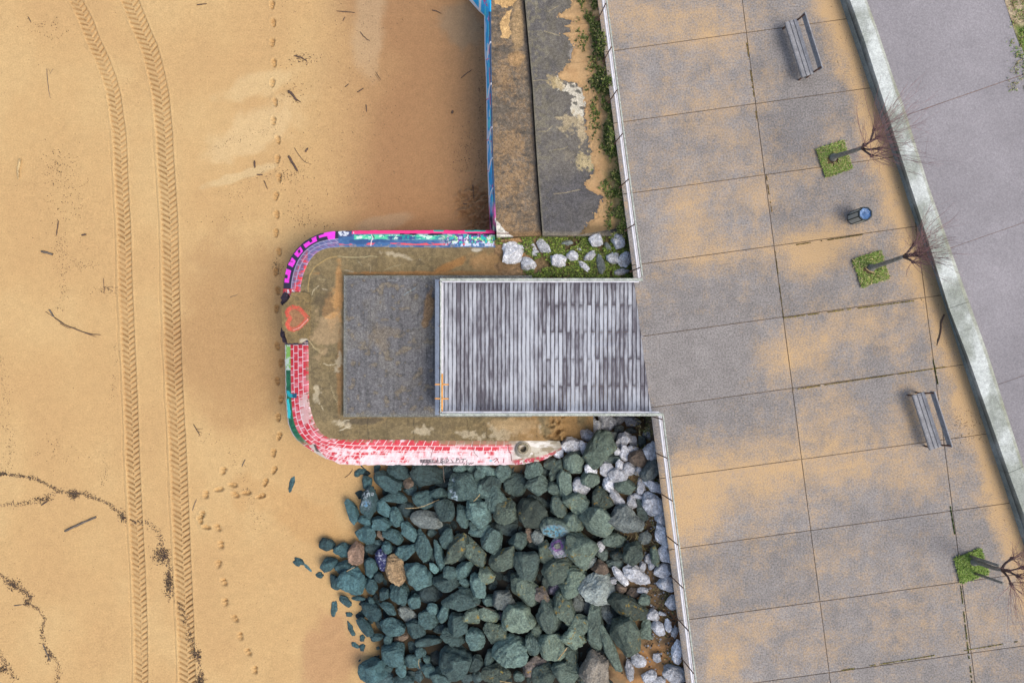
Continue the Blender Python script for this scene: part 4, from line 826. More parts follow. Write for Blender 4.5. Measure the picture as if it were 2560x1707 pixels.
for i in range(5):
    for j in range(n): Fs.append((i * n + j, i * n + (j + 1) % n, (i + 1) * n + (j + 1) % n, (i + 1) * n + j))
mesh_np("liner", V, Fs, M['bag'], binn)

# ------------------------------------------------------------------ grass squares and pollarded trees
def blades(region, n, zf, size, cols, tilt=1.0, name="grass", seed=1, w=.3):
    r = np.random.default_rng(seed); u, v = region(r, n); n = len(u); z = zf(u, v); p = PA(u, v, z)
    a = r.uniform(0, 2 * math.pi, n); L = size * r.uniform(.5, 1.3, n); wd = L * w; dx = np.stack([np.cos(a), np.sin(a), 0 * a], -1); sd = np.stack([-np.sin(a), np.cos(a), 0 * a], -1)
    up_ = np.stack([0 * a, 0 * a, 1 + 0 * a], -1); tl = r.uniform(.2, 1, n)[:, None] * tilt
    p0 = p - sd * wd[:, None] / 2; p1 = p + sd * wd[:, None] / 2; mid = p + (dx * tl + up_ * (1.1 - .5 * tl)) * L[:, None] * .6; tip = p + (dx * tl * 1.15 + up_ * (.8 - .4 * tl)) * L[:, None]
    m0, m1 = mid - sd * wd[:, None] * .45, mid + sd * wd[:, None] * .45
    V = np.stack([p0, p1, m1, m0, tip], 1).reshape(-1, 3); i = np.arange(n) * 5
    Fs = [tuple(x) for x in np.stack([i, i + 1, i + 2, i + 3], -1)] + [tuple(x) for x in np.stack([i + 3, i + 2, i + 4], -1)]
    ck = np.array([alb(*c_) for c_ in cols])[r.integers(0, len(cols), n)] * r.uniform(.7, 1.25, n)[:, None]
    o = mesh_np(name, V, Fs, M['leaf'], None, np.repeat(ck, 5, 0), False); tag(o, kind="stuff"); return o
def quad_region(q):
    q = np.array(q, float)
    def f(r, n):
        a, b = r.random(n), r.random(n); p = (q[0] * ((1 - a) * (1 - b))[:, None] + q[1] * (a * (1 - b))[:, None] + q[2] * (a * b)[:, None] + q[3] * ((1 - a) * b)[:, None]); return p[:, 0], p[:, 1]
    return f
GREEN = [(132, 168, 72), (156, 186, 90), (114, 148, 60), (172, 186, 110), (146, 172, 78)]
DRY = [(204, 190, 140), (182, 168, 112), (150, 136, 96)]
PITS = [[(2040, 374), (2107, 352), (2129, 422), (2063, 444)], [(2129, 650), (2201, 626), (2223, 695), (2154, 719)], [(2385, 1394), (2451, 1370), (2471, 1433), (2400, 1456)]]
for k, q in enumerate(PITS):
    c_ = np.mean(q, 0); A = [P(*q[0], 3.0), P(*q[3], 3.0)]; B = [P(*q[1], 3.0), P(*q[2], 3.0)]
    G = ruled(A, B, 40, 40); uu, vv = UV(G); G[..., 2] = 3.012 + .05 * (fbm(uu / 9, vv / 9, 3)) * 1
    uu, vv = UV(G.reshape(-1, 3)); p_ = Paint(uu, vv, (130, 140, 74)); p_.mix(.6 * smooth(.5, .65, fbm(uu / 8, vv / 8, 3)), (150, 130, 82))
    if k < 2: p_.blob(c_[0] - 6, c_[1] + 2, 20, 16, 0, (92, 74, 58), .9, .5)
    Vt, Ft, _, ring = solid_grid(G, .06); o = mesh_np("turf", Vt, Ft, M['soil'], None, np.r_[p_.c, p_.c[ring]]); tag(o, kind="structure")
    hole = c_ + (-6, 2)
    def reg(r, n, f=quad_region(q), h=hole, kk=k):
        u, v = f(r, n); d = np.hypot((u - h[0]) / 18, (v - h[1]) / 14); keep = (d > .9 + .4 * (fbm(u / 6, v / 6) - .5)) if kk < 2 else d > .25
        if kk == 1: keep &= (fbm(u / 12, v / 12, 3) + .3 * r.random(n)) > .52
        return u[keep], v[keep]
    blades(reg, 5200 if k != 1 else 4600, lambda u, v: 3.03 + 0 * u, .085, GREEN + (DRY[:2] if k != 2 else []) , .9, "grass", 20 + k)
def twig(b, p0, d, L, r0, rr, k=5, curl=.18):
    pts = [np.array(p0, float)]; d = np.array(d, float)
    for i in range(k): d = d + rr.normal(0, curl * .45, 3); d[2] += .04; d /= np.linalg.norm(d); pts.append(pts[-1] + d * L / k)
    b.tube(pts, np.linspace(r0, r0 * .3, k + 1), 3, cap=False); return pts, d
def tree(base, top, knots, seed, label, n_tw, spread_, Lr, htop=1.9, lean_dir=(0, 0)):
    rr = np.random.default_rng(seed); B0 = np.array(P(*base, 3.03)); T0 = np.array(P(*top, 3.03 + htop))
    t = thing("bare_tree", tuple(B0), label, "tree", "bare pollarded trees in grass squares")
    b = MB(); pts = [B0 + (0, 0, -.03), B0 + (0, 0, .08), B0 * .7 + T0 * .3 + (.02, .01, 0), B0 * .35 + T0 * .65 - (.015, .02, 0), T0]; b.tube(smooth_line(pts, 16, 2), np.r_[.15, .12, np.linspace(.080, .062, 13), .055], 10); trunk = b.build("trunk", M['bark'], t, True)
    tw = MB(); K = [(np.array(P(u, v, z)), w) for u, v, z, w in knots]
    for kp, w in K:
        b = MB(); m_ = (T0 + kp) / 2 + rr.normal(0, .03, 3); b.tube([T0 - (0, 0, .05), m_, kp], [.045, .032, .036], 7); b.tube([kp - (0, 0, .05), kp, kp + (0, 0, .07)], [.036, .055, .03], 7); b.build("branch", M['twig_dark'], trunk, True)
        for i in range(int(n_tw * w)):
            o_ = kp - T0; o_[2] *= .3; dd = o_ * .9 + rr.normal(0, spread_, 3); dd[2] = abs(dd[2]) * .7 + rr.uniform(.25, 1.0); dd /= np.linalg.norm(dd)
            L = rr.uniform(*Lr); pts, d2 = twig(tw, kp + rr.normal(0, .03, 3), dd, L, .0075, rr)
            for j in range(rr.integers(1, 4)):
                q = pts[rr.integers(1, 5)]; e_ = d2 + rr.normal(0, .45, 3); e_ /= np.linalg.norm(e_); twig(tw, q, e_, L * rr.uniform(.25, .5), .004, rr, 3)
    o = tw.build("twigs", M['twig'], t, True); o["kind"] = "stuff"; return t
tree((2082, 394), (2156, 369), [(2185, 325, 5.25, 1), (2192, 345, 5.3, 1.1), (2180, 390, 5.2, .9), (2160, 362, 5.2, .6), (2196, 372, 5.35, .7)], 3, "bare reddish twigged tree, topmost, in a grass square near the upper bench", 24, .42, (.8, 1.9), 1.75)
tree((2177, 670), (2260, 641), [(2284, 613, 5.4, 1), (2287, 634, 5.5, 1.2), (2283, 655, 5.35, .8), (2300, 640, 5.7, .8)], 5, "bare reddish twigged tree in a grass square just below the litter bin", 24, .36, (.7, 1.8), 1.9)
tree((2433, 1403), (2506, 1424), [(2530, 1395, 5.45, .8), (2545, 1440, 5.5, 1.2), (2528, 1460, 5.45, .8), (2555, 1418, 5.6, .8)], 9, "bare tree held between wooden stakes in the lowest grass square", 24, .45, (.7, 1.7), 1.85)
for k, (a, c_, lb) in enumerate(((((2424, 1389)), (2496, 1413), "upper one of two wooden stakes propping the lowest bare tree"), (((2436, 1432)), (2507, 1457), "lower one of two wooden stakes propping the lowest bare tree"))):
    b = MB(); b.tube([P(*a, 3.0), P(*c_, 4.75)], [.045, .04], 8); o = b.build("tree_stake", M['bark'], None, True); rebase(o); tag(o, lb, "stake", "stakes propping the lowest tree")

# ------------------------------------------------------------------ driftwood and sticks on the sand and the slabs
def sand_z(u, v):
    x, y, _ = P(u, v, 0.05); return zsand(x, y)
def stick(pts, w, label, mat='wood_dark', zf=sand_z, name="driftwood", group=None, taper=.5, cat="driftwood", side=()):
    w *= .72
    b = MB(); q = smooth_line(pts, max(6, len(pts) * 4), 1); n = len(q); rr = np.random.default_rng(int(abs(pts[0][0]) * 7 + pts[0][1]))
    rad = w / 2 * np.interp(np.linspace(0, 1, n), [0, .15, .8, 1], [.8, 1, .9, taper]) * rr.uniform(.85, 1.15, n)
    zb = [zf(*k) for k in q]; lo = min(zb) if zf is not sand_z else None
    b.tube([P(k[0] + rr.normal(0, .25), k[1] + rr.normal(0, .25), z_ + r_ * .8) for k, z_, r_ in zip(q, zb, rad)], rad, 6)
    for s_ in side:
        s2 = resample(s_, 5); b.tube([P(k[0], k[1], zf(*k) + w * .35) for k in s2], np.linspace(w * .3, w * .14, 5), 5)
    o = b.build(name, M[mat], None, True); rebase(o); tag(o, label, cat, group); return o
GD = "loose driftwood on the beach"
stick([(50, 398), (47, 415), (44, 430), (46, 448)], .14, "short thick bleached driftwood piece near the left edge of the sand", 'wood_pale', group=GD)
stick([(162, 1327), (200, 1309), (240, 1292)], .12, "longest grey driftwood log left of the tyre tracks", 'wood_grey', group=GD, taper=.9)
stick([(136, 793), (160, 811), (188, 822), (218, 834), (252, 837)], .06, "forked dark branch lying left of the tyre tracks", 'wood_dark', group=GD, side=[[(150, 808), (170, 820), (190, 818)], [(212, 832), (240, 842)], [(114, 779), (135, 793)]])
stick([(123, 774), (135, 792)], .10, "stubby grey piece touching the thick end of the forked branch", 'wood_grey', group=GD)
stick([(103, 629), (116, 631), (131, 636)], .13, "chunky grey driftwood block left of the tracks in mid beach", 'wood_grey', group=GD, taper=.9)
stick([(146, 552), (143, 575), (140, 590)], .06, "upright dark stick above the chunky driftwood block", group=GD)
stick([(103, 1262), (111, 1257), (119, 1252)], .08, "short dark stick above the longest grey log", group=GD)
stick([(35, 1513), (56, 1511)], .05, "thin stick beside the lower left seaweed line", 'wood_grey', group=GD)
stick([(108, 1610), (116, 1630), (126, 1652)], .06, "grey stick lying along the lowest seaweed line", 'wood_grey', group=GD)
stick([(492, 13), (505, 11), (517, 10)], .06, "dark stick right of the tracks at the top edge", group=GD)
stick([(70, 42), (78, 57)], .05, "small dark stick in the top left corner of the beach", group=GD)
stick([(117, 172), (119, 200), (121, 225), (126, 246)], .03, "long thin pale stem left of the tracks near the top", 'wood_grey', group=GD, side=[[(121, 172), (127, 184)], [(133, 172), (124, 186)]])
stick([(636, 402), (637, 420)], .10, "stubby black stick left of the footprint trail", group=GD)
stick([(642, 437), (657, 437)], .07, "small black stick just below the stubby black one", group=GD)
stick([(660, 452), (669, 473)], .045, "slanting thin stick beside the footprints", group=GD)
stick([(721, 390), (733, 410), (744, 428)], .12, "thick dark stick right of the footprint trail, level with its bend", group=GD, taper=.8)
stick([(736, 370), (745, 385), (760, 405), (778, 411)], .03, "thin curved twig above the thick dark stick", group=GD, side=[[(746, 386), (738, 372)], [(762, 406), (768, 392)]])
stick([(720, 228), (730, 234), (741, 252)], .13, "dark forked driftwood knot right of the upper footprints", group=GD, taper=.6, side=[[(738, 246), (752, 256)]])
stick([(763, 380), (770, 370)], .10, "short square ended stick right of the curved twig", group=GD)
stick([(842, 28), (865, 30), (888, 32)], .05, "long thin stick lying level near the top middle of the beach", group=GD)
stick([(900, 80), (910, 93), (925, 104)], .045, "thin dark stick on the pale streak of sand", group=GD)
stick([(939, 180), (953, 202)], .035, "slim twig in the middle of the upper beach", group=GD, side=[[(938, 186), (950, 204)]])
stick([(893, 231), (909, 221)], .06, "short stick right of the slim twig pair", group=GD)
stick([(862, 218), (872, 210)], .05, "small stick slanting upward in mid upper beach", group=GD)
stick([(915, 262), (917, 280)], .06, "small upright dark stick in mid upper beach", group=GD)
stick([(857, 52), (863, 43)], .05, "tiny stick below the long level one", group=GD)
stick([(1152, 196), (1166, 184), (1181, 174)], .05, "dark stick lying close to the blue wall", group=GD)
stick([(1080, 26), (1092, 28), (1104, 35)], .05, "curved stick near the bend of the blue wall", group=GD)
stick([(1130, 284), (1132, 277)], .12, "small dark lump of wood near the blue wall", group=GD)
stick([(1182, 462), (1183, 480), (1184, 497)], .05, "dark stick across the trampled sand corner", group=GD)
stick([(1158, 509), (1168, 511)], .08, "short dark stub in the trampled sand corner", group=GD)
stick([(735, 140), (750, 143), (768, 153)], .06, "tangled dark twig right of the upper footprints", group=GD, side=[[(740, 138), (752, 150)], [(752, 145), (760, 138)]])
stick([(605, 1165), (613, 1148)], .05, "grey stick left of the lower footprints", 'wood_grey', group=GD)
stick([(481, 1275), (486, 1260), (492, 1247)], .04, "grey twig beside the right tyre track", 'wood_grey', group=GD)
stick([(484, 1060), (492, 1075), (501, 1090)], .05, "dark forked twig right of the tyre tracks", group=GD, side=[[(490, 1072), (508, 1071)], [(494, 1078), (506, 1082)]])
stick([(258, 695), (260, 715), (262, 735)], .03, "thin forked stem touching the left tyre track", group=GD, side=[[(262, 716), (293, 735)], [(270, 718), (282, 716)]])
stick([(862, 1193), (875, 1184), (882, 1172)], .03, "thin curved twig on the sand below the brick painted corner", group=GD)
stick([(204, 588), (216, 586)], .09, "small dark crescent stub above the left tyre track", group=GD)
stick([(575, 743), (595, 736)], .03, "pale thin stick between tracks and footprints", 'wood_grey', group=GD)
stick([(2361, 786), (2352, 806), (2353, 825), (2348, 845), (2342, 864)], .075, "dark crooked branch on the sand along the seat wall", zf=lambda u, v: 3.003, name="fallen_branch", cat="branch", taper=.35)
stick([(2163, 669), (2172, 678), (2186, 682)], .05, "pale peeled stick in the middle grass square", 'wood_pale', zf=lambda u, v: 3.085, name="fallen_branch", cat="branch")
# wrack: seaweed lines and specks that nobody could count
WR = MB(); r_ = np.random.default_rng(21)
def speck(u, v, L, w, zf=sand_z, dark=None, lift=.0):
    L, w = L * 1.15, w * 1.25; z = zf(u, v); x, y, _ = P(u, v, z); a = r_.uniform(0, math.pi); d = np.array([math.cos(a), math.sin(a), r_.normal(0, .12)]) * L / 2; s_ = np.array([-math.sin(a), math.cos(a), 0]) * w / 2
    p = np.array([x, y, z + lift]); up_ = np.array([0, 0, w * .7]); c_ = alb(*((np.array((104, 86, 74)) if r_.random() < .85 else np.array((120, 108, 84))) * r_.uniform(.7, 1.25)))
    WR.add([p - d, p + s_, p + d, p - s_, p + up_], [(0, 1, 4), (1, 2, 4), (2, 3, 4), (3, 0, 4)][::1], c_)
def wline(pts, n, sd, lo=.02, hi=.12):
    q = resample(pts, 400)
    for i in range(int(n * .8)):
        k = r_.integers(0, 400); den = fbm(np.array(k / 30.), np.array(pts[0][0] * .1), 3)
        if r_.random() > den * 1.5: continue
        s_ = sd * (.5 + den); speck(q[k][0] + r_.normal(0, s_), q[k][1] + r_.normal(0, s_), r_.uniform(lo, hi), r_.uniform(.010, .026))
def wclump(u, v, ru, rv, n, hi=.10):
    for i in range(n): speck(u + r_.normal(0, ru), v + r_.normal(0, rv), r_.uniform(.02, hi), r_.uniform(.012, .03), lift=r_.uniform(0, .02))
wline([(0, 1184), (60, 1190), (90, 1196), (120, 1212), (150, 1227)], 520, 2.2); wline([(150, 1228), (185, 1232), (215, 1234), (245, 1247), (275, 1260), (300, 1284), (312, 1302)], 620, 3)
wline([(0, 1262), (60, 1258), (100, 1252), (125, 1235), (150, 1228)], 260, 3.5); wline([(325, 1300), (345, 1310), (362, 1302), (385, 1316), (402, 1340), (405, 1368)], 300, 4)
wline([(405, 1372), (425, 1405), (426, 1450), (428, 1492)], 420, 4.5); wline([(440, 1500), (462, 1540), (475, 1590), (490, 1640), (500, 1660), (506, 1707)], 520, 4)
wline([(0, 1438), (30, 1455), (60, 1478), (78, 1492)], 380, 4); wline([(78, 1492), (70, 1508), (95, 1520), (112, 1545), (106, 1570), (104, 1590)], 280, 2.5); wline([(104, 1590), (118, 1622), (145, 1655), (146, 1690), (138, 1712)], 280, 3.5)
wline([(0, 1632), (20, 1668), (40, 1700)], 200, 5); wline([(0, 900), (12, 960), (22, 1060), (26, 1110), (14, 1180)], 260, 8, .015, .06); wline([(262, 1140), (266, 1180), (250, 1215)], 90, 4, .015, .05)
wline([(270, 1010), (290, 940), (295, 880), (288, 850)], 120, 7, .015, .05); wline([(150, 590), (152, 650), (160, 740), (150, 780)], 260, 8, .015, .06); wline([(160, 655), (240, 668)], 90, 7, .015, .06); wline([(510, 1085), (560, 1110), (600, 1180), (640, 1290), (655, 1310)], 190, 8, .015, .06)
wline([(560, 500), (600, 478), (640, 450), (700, 420)], 110, 10, .012, .05); wline([(520, 380), (580, 350), (660, 330), (690, 325)], 160, 8, .012, .05); wline([(440, 325), (400, 400), (380, 470)], 60, 8, .012, .04)
wclump(187, 1236, 7, 5, 130); wclump(108, 1247, 12, 4, 60); wclump(307, 1292, 5, 8, 80); wclump(404, 1388, 11, 10, 260); wclump(421, 1458, 5, 16, 240); wclump(492, 1636, 6, 7, 90); wclump(500, 1700, 5, 10, 110); wclump(33, 1462, 9, 6, 110); wclump(66, 1505, 4, 6, 50); wclump(122, 1640, 4, 7, 60); wclump(8, 1184, 6, 2, 60); wclump(8, 1672, 5, 5, 60); wclump(735, 230, 20, 16, 40, .06); wclump(760, 150, 18, 8, 60, .08); wclump(145, 1130, 40, 20, 30, .05); wclump(118, 70, 30, 16, 50, .05); wclump(165, 480, 30, 60, 160, .05); wclump(140, 410, 12, 16, 60, .06); wclump(265, 725, 16, 8, 40, .06); wclump(693, 668, 8, 8, 60, .06); wclump(720, 440, 26, 12, 60, .06); wclump(1160, 400, 22, 50, 120, .05); wclump(1205, 300, 6, 120, 160, .05); wclump(760, 540, 20, 18, 60, .06); wclump(560, 545, 90, 10, 25, .05); wclump(800, 565, 30, 5, 20, .07)
for i in range(1500):
    u, v = r_.uniform(0, 1200), r_.uniform(0, 1150)
    if r_.random() < fbm(np.array(u / 90.), np.array(v / 90.), 3) ** 2 * 1.7: speck(u, v, r_.uniform(.012, .055), r_.uniform(.008, .018))
for i in range(330):
    u, v = r_.uniform(700, 1010), r_.uniform(0, 520); speck(u, v, r_.uniform(.02, .08), r_.uniform(.010, .02))
for i in range(420):
    u, v = r_.uniform(0, 760), r_.uniform(1100, 1707); speck(u, v, r_.uniform(.012, .05), r_.uniform(.008, .016))
o = WR.build("wrack_debris", M['debris'], None, False, True); tag(o, kind="stuff")
PD = MB(); WR, keep_ = PD, WR
for i in range(260):
    v = r_.uniform(0, 1500); u = np.interp(v, [p[1] for p in KERB0], [p[0] for p in KERB0]) - abs(r_.normal(0, 55)) - 4
    speck(u, v, r_.uniform(.015, .06), r_.uniform(.008, .014), zf=lambda u, v: 3.004)
for i in range(70): speck(r_.uniform(2385, 2470), r_.uniform(1020, 1110), r_.uniform(.02, .10), r_.uniform(.008, .016), zf=lambda u, v: 3.004)
o = PD.build("leaf_litter", M['debris'], None, False, True); tag(o, kind="stuff")

# ------------------------------------------------------------------ plants along the railing and in the beds
def zbed(u, v): return 2.02 + .30 * smooth(1260, 1590, u) + 0 * v
def reg_mask(fn, box):
    def f(r, n):
        u = r.uniform(box[0], box[2], n * 6); v = r.uniform(box[1], box[3], n * 6); k = r.random(n * 6) < fn(u, v); return u[k][:n], v[k][:n]
    return f
edge_u = lambda v: V1(v) - 355 + 6
def zdrift(u, v): return 2.465 + np.clip(u - at_v(RAG, v), 0, 90) * .0018 + .25 * smooth(40, 0, V1(v) - 355 - u)
def strip(u, v):
    d = edge_u(v) - u; g = smooth(85, 8, d) * smooth(-2, 6, d) * smooth(.50, .68, fbm(u / 13, v / 22, 4) + .14 * smooth(40, 6, d) + .05 * np.sin(v / 37.)); return g * (v < 600)
SEAG = [(116, 138, 60), (96, 114, 54), (146, 156, 86), (84, 98, 52), (164, 158, 104)]
blades(reg_mask(strip, (1440, -60, 1600, 600)), 8000, zdrift, .13, SEAG, .8, "ground_cover", 31, .34)
def bedm(u, v): return (smooth(.46, .56, fbm(u / 20 + 2, v / 20, 4) + .12 * smooth(1330, 1420, u)) * smooth(1285, 1340, u + 60 * (v < 612)) * (u < edge_u(v) - 3) * (v > 588 - np.clip(u - 1440, 0, 160) * .45) * (v < 694))
blades(reg_mask(bedm, (1240, 520, 1600, 696)), 11000, lambda u, v: zbed(u, v), .10, [(134, 162, 68), (108, 134, 58), (160, 178, 82), (116, 104, 72), (90, 106, 52)], .95, "ground_cover", 32, .42)
def lowm(u, v):
    d = u - (1640 + (v - 1040) * .131); return smooth(-75, -8, d) * (d < -2) * smooth(.46, .6, fbm(u / 16, v / 22, 4)) * (v > 1036)
blades(reg_mask(lowm, (1480, 1036, 1740, 1720)), 3600, lambda u, v: bed((u - 1280) * .0136, 0 * v - 8) + .02, .13, SEAG + DRY, .9, "ground_cover", 33, .16)
def drym(u, v): return .9 * np.exp(-(((u - 1590) / 40) ** 2 + ((v - 1350) / 22) ** 2)) + .8 * np.exp(-(((u - 1640) / 22) ** 2 + ((v - 1070) / 16) ** 2)) + .7 * np.exp(-(((u - 1600) / 20) ** 2 + ((v - 1190) / 16) ** 2)) + .6 * np.exp(-(((u - 1490) / 30) ** 2 + ((v - 1690) / 22) ** 2))
blades(reg_mask(drym, (1440, 1040, 1700, 1707)), 1500, lambda u, v: bed((u - 1280) * .0136, 0 * v - 8) + .10, .30, DRY + [(112, 84, 60), (120, 126, 62)], 1.1, "dry_stems", 34, .04)
for k, (u, v, ru, rv, lb) in enumerate([(1507, 205, 24, 22, "largest dark green bush growing against the railing beside the sandy terrace"), (1524, 345, 12, 38, "tall narrow strip of dark green bush against the railing below the largest bush"), (1500, 110, 15, 34, "loose green bush against the railing near the top edge")]):
    b0 = P(u, v, float(zdrift(np.array(float(u)), np.array(float(v))))); t = thing("bush", b0, lb, "bush", "bushes along the upper railing")
    def rg(r, n, u=u, v=v, ru=ru, rv=rv): return u + r.normal(0, ru * .5, n), v + r.normal(0, rv * .5, n)
    rr = np.random.default_rng(50 + k)
    o = blades(rg, 1100, lambda uu, vv, u=u, v=v, ru=ru, rv=rv: zdrift(uu, vv) + .30 * np.exp(-(((uu - u) / ru) ** 2 + ((vv - v) / rv) ** 2)) * np.random.default_rng(3).random(len(uu)), .12, SEAG + [(62, 74, 44)], .9, "foliage", 40 + k, .4)
    o.parent = t; o.matrix_parent_inverse = Matrix.Translation(t.location).inverted(); del o["kind"]
    b = MB()
    for i in range(7): a_ = rr.uniform(0, 6.28); b.tube([np.array(b0) + (0, 0, -.05), np.array(b0) + (.1 * math.cos(a_), .1 * math.sin(a_), .15), np.array(b0) + (.2 * math.cos(a_), .25 * math.sin(a_), .28)], [.012, .009, .005], 4)
    b.build("stems", M['twig_dark'], t)
blades(reg_mask(lambda u, v: smooth(2508, 2560, u + 0 * v) * smooth(.45, .6, fbm(u / 10, v / 10)), (2510, 0, 2600, 230)), 900, lambda u, v: 3.44 + 0 * u, .11, GREEN + DRY, .9, "grass", 35, .2)
